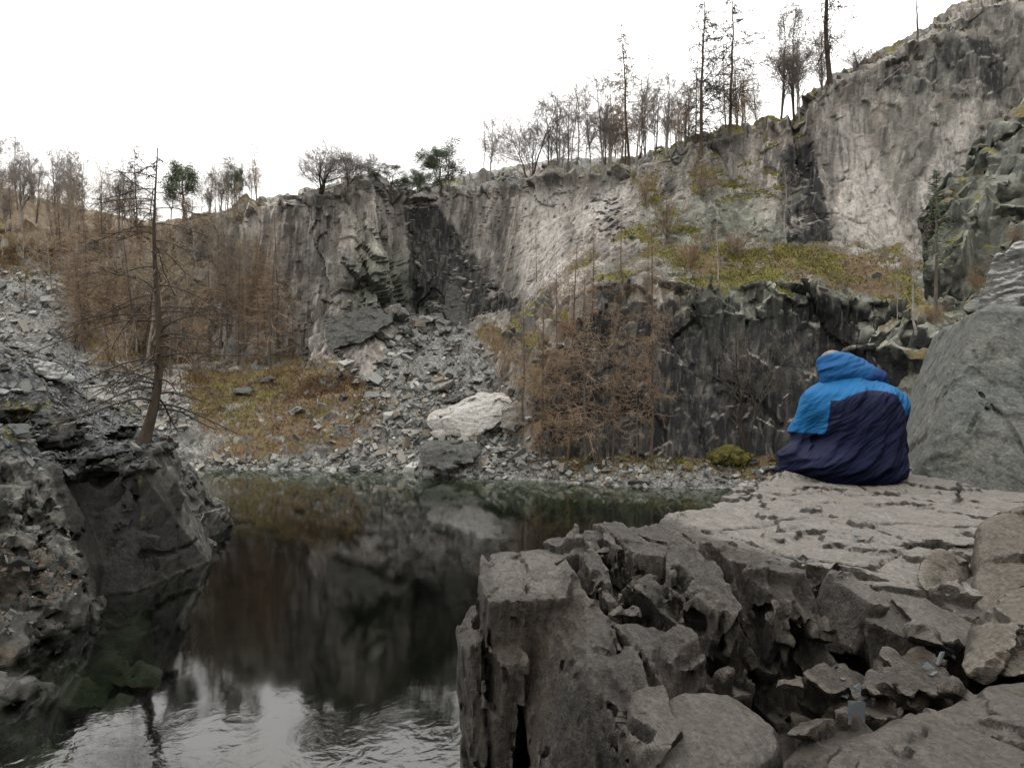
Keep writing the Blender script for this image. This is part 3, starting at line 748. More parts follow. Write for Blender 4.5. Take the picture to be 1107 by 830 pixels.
G = {}
def make_terrain():
    keys = sorted(KC); A = np.array([KC[k] for k in keys], float)      # (K,9,2)
    cx = np.arange(-200, 1320.1, 1.7); nc = len(cx)
    C = np.zeros((nc, 9, 2))
    for r in range(9):
        for j in range(2): C[:, r, j] = np.interp(cx, keys, A[:, r, j])
    # wobble the edges so that they do not run straight
    for r, amp in ((1, 3), (2, 6), (3, 9), (4, 8), (5, 6), (6, 2.5), (7, 2.5)):
        C[:, r, 0] += amp * fbm(cx / 28.0, np.full(nc, r * 3.1), np.zeros(nc), 4, 5)
    for r, amp in ((0, .35), (3, 0.8), (4, .5), (5, .6), (6, .5)):
        C[:, r, 1] += amp * fbm(cx / 35.0, np.full(nc, r * 5.1), np.zeros(nc) + 4, 4, 9)
    K3 = np.zeros((nc, 10, 3))
    for r in range(9):
        K3[:, r + 1] = np.stack([(cx - CXP) / F * C[:, r, 1], C[:, r, 1], H - (C[:, r, 0] - HZ) / F * C[:, r, 1]], 1)
    K3[:, 1, 2] = 0
    K3[:, 0] = K3[:, 1] * np.array([.86, .86, 0]) + np.array([0, 0, -3.4])
    tt = np.concatenate([[0.0]] + [np.arange(1, n + 1) / n + i for i, n in enumerate(ROWN)])
    nr = len(tt); i = np.minimum(tt.astype(int), 8); fr = (tt - i)
    B = K3[:, i] * (1 - fr)[None, :, None] + K3[:, i + 1] * fr[None, :, None]   # (nc,nr,3)
    B = B.transpose(1, 0, 2)                                                  # rows, cols
    # soften the corners of the profile a little along rows
    for _ in range(3):
        Bs = B.copy(); Bs[1:-1] = B[1:-1] * .5 + .25 * (B[:-2] + B[2:]); B = Bs
    px, py = proj(B)
    V = B.reshape(-1, 3)
    ii = np.arange(nr * nc).reshape(nr, nc)
    Q = np.stack([ii[:-1, :-1], ii[:-1, 1:], ii[1:, 1:], ii[1:, :-1]], -1).reshape(-1, 4)
    N = vnormals(V, Q)
    if N[:, 2].mean() < 0: Q = Q[:, ::-1]; N = -N
    T = np.repeat(tt, nc); px = px.ravel().astype(f32); py = py.ravel().astype(f32)
    steep = sstep(.25, .6, 1 - np.abs(N[:, 2]))
    x, y, z = (V[:, k].astype(f32) for k in range(3))
    wx, wz = x + 1.2 * fbm(x * .3, y * .3, z * .3, 3, 91), z + 1.5 * fbm(x * .25, y * .25, z * .25, 3, 92)
    f1, f2, p1, _ = worley(wx / 3.6, y / 3.6, wz / 7.5 + wx * .05, 3)
    g1, g2, p2, _ = worley(wx / 1.25 + wz * .25, y / 1.25, wz / 2.6, 4)
    h1, h2, p3, _ = worley(x / .5, y / .5, z / .9, 6)
    fb = fbm(x * .9, y * .9, z * .45, 5, 12)
    wall = soft(px, py, [[(530,400),(560,350),(600,325),(700,300),(1000,330),(1000,510),(560,505)], [(690,200),(760,160),(860,200),(870,262),(690,300)]], 20)
    crag = soft(px, py, [[(335,215),(405,200),(470,345),(380,360)], [(545,345),(650,285),(740,300),(560,400)], [(735,290),(990,300),(990,345),(735,350)]], 18)
    plain = soft(px, py, [[(440,205),(690,190),(690,230),(560,330),(480,340)], [(872,130),(1120,-40),(1120,262),(872,266)], [(268,225),(400,205),(420,260),(335,330),(268,380)]], 18)
    d = steep * (.95 * p1 * (.5 + .75 * crag - .15 * wall * (1 - crag) - .3 * plain) + .42 * p2 * (.5 - .1 * wall + 1.1 * crag - .35 * plain) + .13 * p3 * (.6 + crag - .2 * plain) + .22 * fb * (1 - .55 * plain))
    d -= steep * .25 * (1 - sstep(.0, .12, f2 - f1)) * (.4 + crag) * (1 - .85 * plain)
    flat = 1 - steep
    land = sstep(1.0, 1.6, T)
    lum = soft(px, py, [[(330,345),(530,340),(600,505),(300,500)]], 20)
    d += flat * land * (.3 * fb + .35 * lum * p2 + .14 * p3 + .25 * fbm(x * .35, y * .35, z * .35, 3, 31))
    d *= sstep(.3, 1.2, T) * .9 + .1
    d -= .03 * plain * steep * (1 - sstep(0, .06, g2 - g1)) - .05 * plain * steep * p3
    rim = sstep(6.7, 7.1, T) * (1 - sstep(8, 9, T))
    d += rim * (.7 * p1 + .45 * p2 + .4 * fb)
    V = V + N * d[:, None]
    V2, N2 = V, vnormals(V, Q)
    # materials of the ground
    nz = N2[:, 2]
    gentle = sstep(.3, .65, nz)
    scree = soft(px, py, [[(440,335),(512,340),(540,395),(585,470),(600,514),(300,514),(350,470),(400,420)], [(-210,300),(62,296),(100,400),(-210,430)],
                          [(150,400),(205,440),(235,514),(-210,514),(-210,430),(100,420)], [(225,490),(860,505),(860,540),(225,515)], [(400,180),(560,180),(560,204),(400,215)], [(590,165),(740,155),(740,172),(590,190)]], 9)
    leaf = (.55 + .45 * sstep(-.3, .2, fbm(x * .3, y * .3, z * .3, 4, 35))) * soft(px, py, [[(195,395),(350,385),(430,420),(400,478),(330,500),(230,500),(205,440)], [(510,350),(560,330),(620,420),(640,510),(590,505)],
                         [(-210,180),(280,215),(330,300),(330,392),(95,400),(60,300),(-210,290)], [(560,490),(870,485),(870,520),(560,512)], [(720,265),(870,262),(1000,262),(1000,330),(880,312),(740,300)]], 24)
    moss = soft(px, py, [[(700,205),(800,255),(990,270),(1000,345),(880,318),(700,328)], [(530,350),(690,235),(735,270),(560,395)], [(560,400),(640,310),(735,300),(640,360)], [(670,180),(880,130),(860,215),(700,235)]], 14)
    patch = sstep(-.25, .3, fbm(x * .45, y * .45, z * .45, 4, 33))
    moss = np.maximum(moss * sstep(.12, .6, nz) * (.25 + .75 * patch), .8 * rim * sstep(.3, .7, nz) * sstep(300, 420, px) * np.maximum(patch, sstep(680, 720, px) * (1 - sstep(880, 910, px))))
    moss = np.maximum(moss, .55 * soft(px, py, [[(205,395),(330,390),(330,420),(240,470),(205,440)], [(560,490),(860,490),(860,512),(560,506)]], 12))
    wet = soft(px, py, [[(575,420),(610,350),(700,325),(870,322),(990,345),(990,530),(575,505)], [(440,218),(468,216),(505,270),(560,335),(500,345),(440,330)], [(838,170),(876,150),(903,262),(850,262)], [(640,215),(672,215),(690,262),(640,270)]], 10)
    wet = np.maximum(wet, .5 * soft(px, py, [[(335,240),(360,240),(360,350),(335,360)], [(900,95),(960,68),(1107,10),(1107,120),(1010,110)]], 16))
    pale = soft(px, py, [[(608,225),(682,195),(676,222),(628,250)], [(905,115),(928,120),(985,262),(908,262)], [(985,215),(1040,110),(1060,120),(1010,240)], [(410,215),(425,215),(440,250),(420,270)], [(560,215),(612,205),(612,300),(565,320)]], 8)
    attrs = dict(scree=np.clip(scree * 1.1 * gentle - leaf * .35 * gentle, 0, 1), leaf=np.clip(leaf * sstep(.25, .55, nz), 0, 1), moss=moss, wet=wet * (1 - gentle * .8), pale=pale, green=soft(px, py, [[(735, 285), (1000, 290), (1000, 360), (860, 350), (740, 370)], [(700, 225), (800, 215), (860, 262), (700, 300)], [(390, 240), (470, 330), (380, 350)]], 16))
    me = mesh_data('cliff_terrain', V, Q, mat_cliff(), True, attrs, crease=42)
    o = link('quarry_cliff', me); tag(o, kind='structure')
    G.update(V=V.reshape(nr, nc, 3), T=tt, cx=cx, px=px, py=py, scree=attrs['scree'], leaf=attrs['leaf'], moss=moss, N=N2, nr=nr, nc=nc, Vf=V)
    qx, qy = proj(V); G['qx'], G['qy'] = qx, qy

def ground(px, py):
    """nearest visible ground point at this place of the picture"""
    d = np.abs(G['qx'] - px) + np.abs(G['qy'] - py)
    k = np.nonzero(d < 4.0)[0]
    if len(k) == 0: return G['Vf'][np.argmin(d)].copy()
    y = G['Vf'][k, 1]; k = k[y < y.min() + 1.0]
    return G['Vf'][k[np.argmin(d[k])]].copy()

def at_row(px, t):
    c = int(np.clip(round((px - G['cx'][0]) / 1.7), 0, G['nc'] - 1)); r = int(np.argmin(np.abs(G['T'] - t)))
    return G['V'][r, c].copy()
# ------------------------------------------------------------------ rocks near the camera
def rot_noise(x, y, z, sx, sy, sz, a=0.0, b=0.0):
    """coordinates turned by a (about z) and b (about y), then scaled"""
    ca, sa = math.cos(a), math.sin(a); x, y = ca * x + sa * y, -sa * x + ca * y
    cb, sb = math.cos(b), math.sin(b); x, z = cb * x + sb * z, -sb * x + cb * z
    return x * sx, y * sy, z * sz

def add_rock(name, g, mat, label, cat='rock', fine=0.006, fs=18.0, group=None, parent=None, grain=(1, 1, 1), seed=5, attrs=None, crease=38):
    V, Q = g.mesh(sharp=True)
    N = vnormals(V, Q)
    x, y, z = (V[:, k] for k in range(3))
    d = fine * fbm(x * fs * grain[0], y * fs * grain[1], z * fs * grain[2], 4, seed, .6)
    V = V + N * d[:, None]
    o = link(name, mesh_data(name, V, Q, M[mat], True, attrs(V, N) if attrs else None, crease=crease), parent)
    if parent is None: tag(o, label, cat, group)
    return o

def hit(g, px, py, y0, y1):
    """first solid point of the grid along the line of sight"""
    Y = np.arange(y0, y1, float(g.v) * .7); q = np.stack([(px - CXP) / F * Y, Y, H - (py - HZ) / F * Y], 1)
    ix = np.round((q - g.lo) / g.v).astype(int); ok = ((ix >= 0) & (ix < g.n)).all(1)
    ix, q = ix[ok], q[ok]
    if not len(ix): return None
    k = np.nonzero(g.f[ix[:, 0], ix[:, 1], ix[:, 2]] < 0)[0]
    return q[k[0]] if len(k) else None

def chisel(g, poly, n, y0, y1, nrm, axis, th, wd, hg, seed, cut=.45, out=(-.3, .5), jit=.12, keep=None):
    """split the rock along its cleavage: stand broken prisms proud of the surface, or knock them out of it.
    nrm: normal of the cleavage, axis: long direction; th/wd/hg: (min,max) thickness, width, length"""
    rg = np.random.default_rng(seed)
    xs, ys = [q[0] for q in poly], [q[1] for q in poly]; c = 0
    for _ in range(n * 6):
        if c >= n: break
        px, py = rg.uniform(min(xs), max(xs)), rg.uniform(min(ys), max(ys))
        if poly_sd(np.array([px], f32), np.array([py], f32), poly)[0] > 0: continue
        p = hit(g, px, py, y0, y1)
        if p is None or (keep and not keep(p)): continue
        a = np.array(nrm) + rg.normal(0, jit, 3); a /= np.linalg.norm(a)
        l = np.array(axis) + rg.normal(0, jit * 1.4, 3); l -= a * l.dot(a); l /= np.linalg.norm(l)
        b = np.cross(l, a)
        if b[1] < 0: b = -b                        # away from the viewer
        T, Wd, Hh = (r[0] + (r[1] - r[0]) * rg.random() ** 1.6 for r in (th, wd, hg))
        away = rg.random() < cut
        ctr = p + b * Wd * (.5 - rg.uniform(*out) * (.5 if away else 1)) * (0.0 if away else 1) + (l * rg.uniform(-.2, .2) * Hh)
        pts = []
        s1, s2 = rg.normal(0, .28, 2), rg.normal(0, .28, 2)
        for i in (-1, 1):
            for j in (-1, 1):
                for k in (-1, 1):
                    sl = (s1 if k > 0 else s2)
                    pts.append(tuple(ctr + a * T * .5 * i * rg.uniform(.75, 1.1) + b * Wd * .5 * j * rg.uniform(.7, 1.1) + l * (Hh * .5 * k + sl[0] * T * i + sl[1] * Wd * .5 * j)))
        g.block(pts, 0, m=.05, sub=away); c += 1

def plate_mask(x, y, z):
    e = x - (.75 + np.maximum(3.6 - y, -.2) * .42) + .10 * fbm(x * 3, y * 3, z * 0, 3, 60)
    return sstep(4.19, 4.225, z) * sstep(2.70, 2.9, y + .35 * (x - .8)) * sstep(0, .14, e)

def make_foreground():
    vox = 0.0118
    g = Grid((-0.45, 1.25, 2.75), (3.5, 5.75, 4.62), vox)
    W = lambda *p: p
    # the big plate the person sits on
    top = [(0.30, 3.22, 4.245), (0.74, 3.62, 4.25), (1.25, 4.25, 4.262), (1.86, 5.22, 4.27), (2.6, 5.6, 4.27), (3.6, 5.6, 4.28), (3.6, 2.5, 4.22), (1.55, 2.58, 4.235), (1.05, 2.93, 4.245), (0.55, 3.02, 4.24)]
    bot = [(0.1, 3.25, 2.6), (0.6, 3.9, 2.6), (1.7, 5.5, 2.6), (3.6, 5.7, 2.6), (3.6, 2.3, 2.6), (1.2, 2.5, 2.6), (0.4, 2.8, 2.6)]
    g.block(top + bot, 0.0)
    # a thin upper skin of the plate, set back
    g.block([(0.95, 3.7, 4.2), (1.3, 4.2, 4.285), (1.8, 5.1, 4.30), (2.9, 5.4, 4.30), (3.1, 3.6, 4.28), (2.2, 3.15, 4.268), (1.5, 3.25, 4.26), (1.2, 3.5, 4.26), (1.0, 3.7, 3.9), (3.0, 3.5, 3.9), (2.9, 5.4, 3.9), (1.8, 5.1, 3.9)], 0.0)
    # small hump on the plate left of the person
    g.block([P(838, 524, 4.75), P(850, 512, 4.85), P(868, 520, 4.8), P(905, 528, 4.75), P(850, 560, 4.6), P(840, 530, 5.2), P(900, 530, 5.2)], 0.02)
    # left shoulder, lower by a step
    g.block([P(532, 600, 3.3), P(606, 592, 3.4), P(622, 600, 3.1), P(604, 652, 2.86), P(538, 655, 2.92), P(527, 632, 3.05)] + [(-.16, 3.35, 2.6), (.35, 3.5, 2.6), (.4, 2.75, 2.6), (-.13, 2.75, 2.6)], 0.01)
    g.block([P(505, 690, 3.02), P(520, 668, 3.1), P(545, 668, 3.05), P(552, 722, 2.8), P(512, 722, 2.84)] + [(-.22, 3.1, 2.6), (.0, 3.15, 2.6), (.05, 2.7, 2.6), (-.20, 2.74, 2.6)], 0.01)
    # upright fin at the left corner of the plate
    g.block([P(610, 598, 3.12), P(634, 574, 3.32), P(668, 570, 3.42), P(706, 570, 3.5), P(712, 600, 3.2), P(650, 640, 2.9), P(604, 660, 2.86)] + [P(560, 850, 2.72), P(600, 850, 2.5), P(690, 850, 2.4), (.6, 3.4, 2.6), (.1, 3.2, 2.6)], 0.015)
    # ribbed apron of the front
    g.block([P(610, 690, 2.8), P(640, 660, 2.86), P(700, 640, 2.9), P(745, 690, 2.62), P(690, 725, 2.5), P(640, 730, 2.5)] + [P(590, 870, 2.48), P(720, 870, 2.18), (.7, 3.1, 2.7), (.2, 3.0, 2.7)], 0.03)
    # spurs under the plate
    g.block([P(735, 590, 3.02), P(780, 600, 3.0), P(812, 668, 2.62), P(800, 690, 2.52), P(742, 725, 2.44), P(730, 716, 2.5), P(738, 640, 2.85)] + [P(740, 770, 2.5), P(800, 760, 2.6), (.8, 3.2, 3.6)], 0.02)
    g.block([P(792, 640, 2.84), P(840, 628, 2.86), P(862, 668, 2.66), P(855, 690, 2.62), P(800, 690, 2.62), P(830, 720, 2.75), P(812, 640, 3.1), P(850, 630, 3.1)], 0.02)
    g.block([P(868, 620, 2.85), P(915, 628, 2.75), P(934, 655, 2.6), P(915, 690, 2.56), P(880, 715, 2.6), P(862, 700, 2.7), P(880, 650, 3.2), P(930, 660, 3.1), P(900, 760, 2.9)], 0.02)
    # second plate, dipping to the right
    g.block([P(905, 612, 2.9), P(965, 640, 2.72), P(1060, 655, 2.6), P(1040, 700, 2.36), P(1000, 698, 2.38), P(938, 672, 2.52), P(915, 640, 2.7)] + [P(925, 760, 2.55), P(1050, 770, 2.4), P(1060, 720, 3.0), (1.2, 3.3, 3.8)], 0.02)
    # boulders filling the gully
    g.block([P(690, 752, 2.2), P(740, 736, 2.3), P(800, 742, 2.28), P(852, 780, 2.08), P(850, 812, 1.98), P(800, 850, 1.86), P(720, 850, 1.9), P(688, 790, 2.05)] + [P(700, 900, 2.2), P(850, 900, 2.2), (.7, 2.6, 3.7)], 0.03, rnd=0.02)
    g.block([P(848, 728, 2.42), P(905, 706, 2.5), P(962, 706, 2.45), P(965, 748, 2.28), P(920, 775, 2.2), P(862, 785, 2.16)] + [P(860, 850, 2.3), P(960, 850, 2.3), (1.2, 2.8, 3.7)], 0.03, rnd=0.015)
    g.block([P(962, 700, 2.34), P(990, 690, 2.36), P(1035, 718, 2.2), P(1030, 735, 2.14), P(970, 775, 2.05), P(935, 770, 2.08)] + [P(950, 850, 2.2), P(1040, 850, 2.2)], 0.02, rnd=0.01)
    # the near slab in the right corner
    g.block([P(890, 812, 1.72), P(940, 792, 1.78), P(1045, 745, 2.02), P(1130, 735, 2.05), P(1180, 850, 1.55), P(900, 850, 1.6)] + [P(880, 1000, 1.7), P(1200, 1000, 1.7), (1.2, 2.2, 3.2), (1.9, 2.2, 3.2)], 0.02, rnd=0.01)
    g.block([P(838, 825, 1.86), P(880, 790, 1.92), P(930, 772, 1.96), P(940, 785, 1.9), P(890, 830, 1.74), P(850, 860, 1.75)] + [P(840, 950, 1.9), P(930, 950, 1.9)], 0.02, rnd=0.012)
    # floor of the gully
    g.block([(.5, 3.0, 3.72), (1.9, 3.0, 3.85), (1.9, 1.6, 3.8), (.5, 1.9, 3.6), (.5, 3.0, 2.6), (1.9, 3.0, 2.6), (1.9, 1.6, 2.6), (.5, 1.9, 2.6)], 0.03)
    # hollows
    g.ell(P(770, 640, 2.85), (.10, .2, .085), .03, True)
    g.ell(P(752, 668, 2.72), (.09, .2, .12), .03, True)
    g.ell(P(715, 660, 2.70), (.12, .16, .10), .04, True)
    g.ell(P(840, 712, 2.58), (.17, .34, .075), .02, True)
    g.ell(P(905, 700, 2.62), (.07, .25, .09), .02, True)
    g.ell(P(880, 622, 2.86), (.10, .14, .05), .02, True)
    g.ell(P(665, 690, 2.56), (.10, .12, .09), .03, True)
    g.ell(P(690, 620, 3.0), (.12, .10, .06), .03, True)
    g.block([P(556, 740, 2.7), P(568, 722, 2.65), P(592, 840, 2.5), P(536, 850, 2.6), P(556, 745, 3.1), P(570, 730, 3.1), P(590, 850, 3.1), P(540, 850, 3.1)], 0, sub=True)
    # split along the cleavage
    f0 = g.f.copy()
    cl, ax = (.95, .28, .06), (.05, .25, 1.0)
    left_ = [(500, 690), (530, 600), (606, 595), (640, 575), (705, 572), (700, 640), (690, 740), (690, 840), (500, 840)]
    mid_ = [(610, 650), (650, 585), (720, 575), (770, 592), (870, 612), (935, 640), (940, 690), (850, 735), (700, 760), (640, 720)]
    low_ = lambda p: p[2] < 4.2 or p[0] < .75 + max(3.6 - p[1], -.2) * .42
    chisel(g, left_, 46, 2.0, 4.2, cl, ax, (.06, .15), (.18, .5), (.4, 1.0), 501, .36, (-.1, .22), .06)
    chisel(g, left_, 120, 2.0, 4.2, cl, ax, (.018, .05), (.08, .26), (.25, .8), 502, .36, (-.1, .16), .06)
    apr_ = [(600, 640), (690, 650), (700, 740), (680, 850), (600, 850)]
    chisel(g, apr_, 60, 1.8, 4.2, (.8, .5, .1), (.1, .2, 1.0), (.03, .09), (.12, .35), (.25, .8), 506, .45, (-.05, .12), .1)
    chisel(g, mid_, 30, 2.0, 4.0, cl, (.42, .45, .8), (.10, .24), (.22, .5), (.3, .7), 503, .42, (-.1, .25), .2, low_)
    chisel(g, mid_, 55, 2.0, 4.0, cl, (.42, .45, .8), (.03, .08), (.14, .34), (.18, .5), 504, .22, (-.1, .18), .2, low_)
    gul_ = [(850, 700), (960, 690), (1045, 690), (1040, 740), (960, 790), (860, 800)]
    chisel(g, gul_, 26, 1.7, 3.2, (.5, .2, .8), (.7, .5, -.3), (.03, .08), (.08, .25), (.14, .36), 505, .3, (-.1, .2), .3)
    g.f = np.minimum(np.maximum(g.f, f0 - .035), f0 + .17)      # never far from the block it was split from
    # broken, layered surface
    def detail(x, y, z, f):
        px, py = proj(np.stack([x, y, z], -1).astype(np.float64)); px = px.astype(f32); py = py.astype(f32)
        plate = plate_mask(x, y, z)
        plate2 = soft(px, py, [[(905, 608), (965, 630), (1070, 650), (1050, 705), (930, 672)], [(890, 815), (1045, 742), (1140, 730), (1180, 900), (890, 900)]], 8)
        smooth = np.maximum(plate, .8 * plate2)
        bld = soft(px, py, [[(690, 752), (740, 736), (800, 742), (855, 785), (840, 860), (690, 860)], [(848, 728), (905, 706), (962, 706), (965, 748), (862, 785)]], 10)
        rough = (1 - smooth) * (1 - .78 * bld)
        wz = z + .06 * fbm(x * 5, y * 5, z * 5, 3, 61)
        wx = x + .05 * fbm(x * 4, y * 4, z * 4, 3, 62)
        # thin beds standing nearly upright, each broken off at its own length
        u, v, w = rot_noise(wx, y, wz, 1.0, 1.0, 1.0, .30, .03)
        C = lambda a, b, c, sd: worley((u * a).astype(f32), (v * b).astype(f32), (w * c).astype(f32), sd)
        _, _, p2, i2 = C(11, 5, 3.4, 74)
        _, _, p3, i3 = C(34, 14, 8, 79)
        fl = ridged(u * 9, v * 1.6, w * 2.2, 2, 87, .4)
        d = -rough * (.003 * i2 + .011 * p2 + .007 * p3 + (.004 + .007 * soft(px, py, [[(500, 640), (610, 610), (700, 640), (690, 860), (480, 860)]], 20)) * fl)
        d -= bld * (.02 * fbm(x * 6, y * 6, z * 6, 4, 75))
        # plate: steps of thin sheets, gentle swell
        s = fbm(x * 1.6, y * 1.6, z * 0 + 3, 5, 76, .55) * 3.2 + (x * .5 + y * .35)
        stp = (s - np.floor(s)); stp = np.floor(s) + sstep(.0, .10, stp)
        s2 = fbm(x * 4.5, y * 3.2, z * 0 + 9, 4, 176, .55) * 3.0 + x * .9; st2 = np.floor(s2) + sstep(.0, .12, s2 - np.floor(s2))
        d -= smooth * (.022 * (stp - (x * .5 + y * .35)) + .007 * (st2 - x * .9) + .010 * fbm(x * 7, y * 7, z * 7, 4, 77))
        b1, b2, _, _ = worley(wx * 1.5 + y * .4, y * 1.1, z * 0 + .5, 78)
        d += smooth * .024 * (1 - sstep(.0, .03, b2 - b1))
        return d.astype(f32)
    g.band(detail, .16)
    def fa(V, N):
        x, y, z = (V[:, k].astype(f32) for k in range(3)); px, py = proj(V.astype(np.float64))
        p2 = soft(px, py, [[(905, 608), (965, 630), (1070, 650), (1050, 705), (930, 672)], [(890, 815), (1045, 742), (1140, 730), (1180, 900), (890, 900)], [(690, 752), (740, 736), (800, 742), (855, 785), (840, 900), (690, 900)], [(528, 600), (608, 592), (606, 640), (536, 645)]], 8)  # last patch: wet highlight of the left shoulder put into the colour
        return dict(plate=np.maximum(plate_mask(x, y, z), np.maximum(.42 * p2, .08)))
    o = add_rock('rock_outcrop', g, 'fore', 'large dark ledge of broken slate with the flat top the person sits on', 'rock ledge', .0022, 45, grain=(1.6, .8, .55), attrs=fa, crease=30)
    # its foot, down to and below the water
    g2 = Grid((-1.0, -2.6, -1.2), (7.2, 7.2, 3.1), .07)
    g2.block([(-.3, 3.2, 2.95), (.2, 3.5, 2.95), (1.75, 5.5, 2.95), (3.6, 5.8, 2.95), (6.6, 5.9, 2.95), (6.6, -2, 2.95), (0.2, -2, 2.95), (.1, 2.2, 2.95), (-.22, 2.76, 2.95)] +
             [(-.75, 3.4, -1.4), (1.2, 6.4, -1.4), (7, 6.8, -1.4), (7, -2.5, -1.4), (-.6, -2.5, -1.4)], 0, m=.6)
    def det2(x, y, z, f):
        return -(.09 * ridged(*rot_noise(x, y, z, 2.4, 1.2, .5, .35, .1), 4, 81) - .04 + .10 * worley(x * 1.5, y * 1.2, z * .7, 82)[2]) * (1 - sstep(2.6, 2.9, z))
    g2.band(det2, .3)
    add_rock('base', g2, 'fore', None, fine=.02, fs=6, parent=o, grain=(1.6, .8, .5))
    # ---- big leaning slab at the person's right
    g = Grid((2.35, 3.9, 4.05), (4.9, 7.1, 5.65), .0145)
    A_ = [P(988, 532, 4.98), P(1058, 338, 5.35), P(1075, 330, 5.4), P(1120, 338, 5.2), P(1240, 350, 5.0), P(1250, 590, 4.1), P(1107, 562, 4.35), P(1040, 552, 4.62)]
    g.block([tuple(p) for p in A_] + [tuple(p + np.array([.5, 1.5, -.1])) for p in A_] , 0)
    def det3(x, y, z, f):
        s = fbm(x * 1.3, y * 1.3, z * 1.3, 4, 83) * 2.0 + z * 1.1 - x * .5
        stp = np.floor(s) + sstep(0, .08, s - np.floor(s))
        return (-.014 * (stp - (z * 1.1 - x * .5)) - .012 * fbm(x * 6, y * 6, z * 6, 4, 84) - .010 * worley(x * 3, y * 3, z * 3, 85)[2]).astype(f32)
    g.band(det3, .12)
    for a, b in (((1030, 385), (1062, 428)), ((1062, 428), (1085, 452)), ((1090, 458), (1125, 520)), ((1026, 398), (1070, 445)), ((1052, 380), (1056, 388)), ((1048, 468), (1058, 446))):
        pa, pb = hit(g, *a, 4, 7), hit(g, *b, 4, 7)
        if pa is not None and pb is not None: g.cap(pa, pb, .013, .010, .012, True)
    add_rock('leaning_slab', g, 'slab', 'smooth grey green slab leaning beside the person, taller than the person', 'slab', .003, 25)
    # ---- rocks lying on or against the ledge
    def chunk(name, pts, mat, label, rnd=.006, vox=.011, amp=.03, fr=6., seed=1, fine=.005, cat='rock', ribs=0.0):
        q = np.array(pts); lo, hi = q.min(0) - .12, q.max(0) + .12
        g = Grid(lo, hi, vox); g.block([tuple(p) for p in q], 0, rnd=rnd)
        def dt(x, y, z, f):
            d = -amp * (worley(x * fr, y * fr, z * fr * .7, seed + 300)[2] * .9 + .5 * fbm(x * fr, y * fr, z * fr, 4, seed + 310))
            if ribs: d = d - ribs * ridged(*rot_noise(x, y, z, 5., 5., 20., .1, .3), 3, seed + 320)
            return d.astype(f32)
        g.band(dt, .1)
        return add_rock(name, g, mat, label, cat, fine, 24, seed=seed)
    dn = lambda px, py, Y, dz=0, dy=0: P(px, py, Y) + np.array([0, dy, -dz])
    chunk('rock', [P(991, 610, 2.74), P(1000, 594, 2.8), P(1018, 588, 2.82), P(1048, 606, 2.78), P(1050, 628, 2.72), P(1040, 655, 2.62), P(1010, 648, 2.6), P(990, 630, 2.66), P(1000, 620, 3.0), P(1045, 625, 3.0)], 'boulder_fore', 'small angular chunk sitting on the flat ledge behind the person', amp=.02, fr=9, seed=2)
    chunk('boulder', [P(1044, 590, 2.75), P(1050, 560, 2.85), P(1065, 546, 2.9), P(1110, 540, 2.9), P(1190, 545, 2.8), P(1190, 680, 2.35), P(1046, 640, 2.62), P(1040, 672, 2.55), P(1075, 690, 2.4), P(1050, 600, 3.3), P(1190, 600, 3.3)], 'boulder_fore', 'tall rounded brown boulder at the right edge under the leaning slab', rnd=.02, amp=.035, fr=4.5, seed=3, cat='boulder')
    chunk('boulder', [P(1052, 650, 2.45), P(1085, 622, 2.5), P(1200, 620, 2.3), P(1200, 760, 1.9), P(1060, 752, 2.02), P(1030, 735, 2.1), P(1040, 690, 2.3), P(1060, 700, 2.8), P(1200, 700, 2.8)], 'boulder_fore', 'sloping brown boulder below the rounded one in the right corner', rnd=.02, amp=.05, fr=4., seed=4, cat='boulder', ribs=.006)
    chunk('rock', [P(1062, 335, 5.6), P(1066, 306, 5.7), P(1080, 280, 5.8), P(1107, 266, 5.9), P(1180, 250, 5.9), P(1190, 335, 5.5), P(1090, 336, 5.5), P(1080, 320, 6.6), P(1180, 320, 6.8)], 'slab_top', 'layered pale topped rock resting on top of the leaning slab', amp=.10, fr=3.0, seed=6, ribs=.014)
    chunk('rock', [P(1040, 331, 6.4), P(1052, 322, 6.5), P(1068, 320, 6.5), P(1070, 336, 6.3), P(1044, 338, 6.3), P(1050, 345, 6.9), P(1068, 345, 6.9)], 'slab', 'small flat pale stone beside the layered rock on top of the slab', amp=.02, fr=6, seed=7)

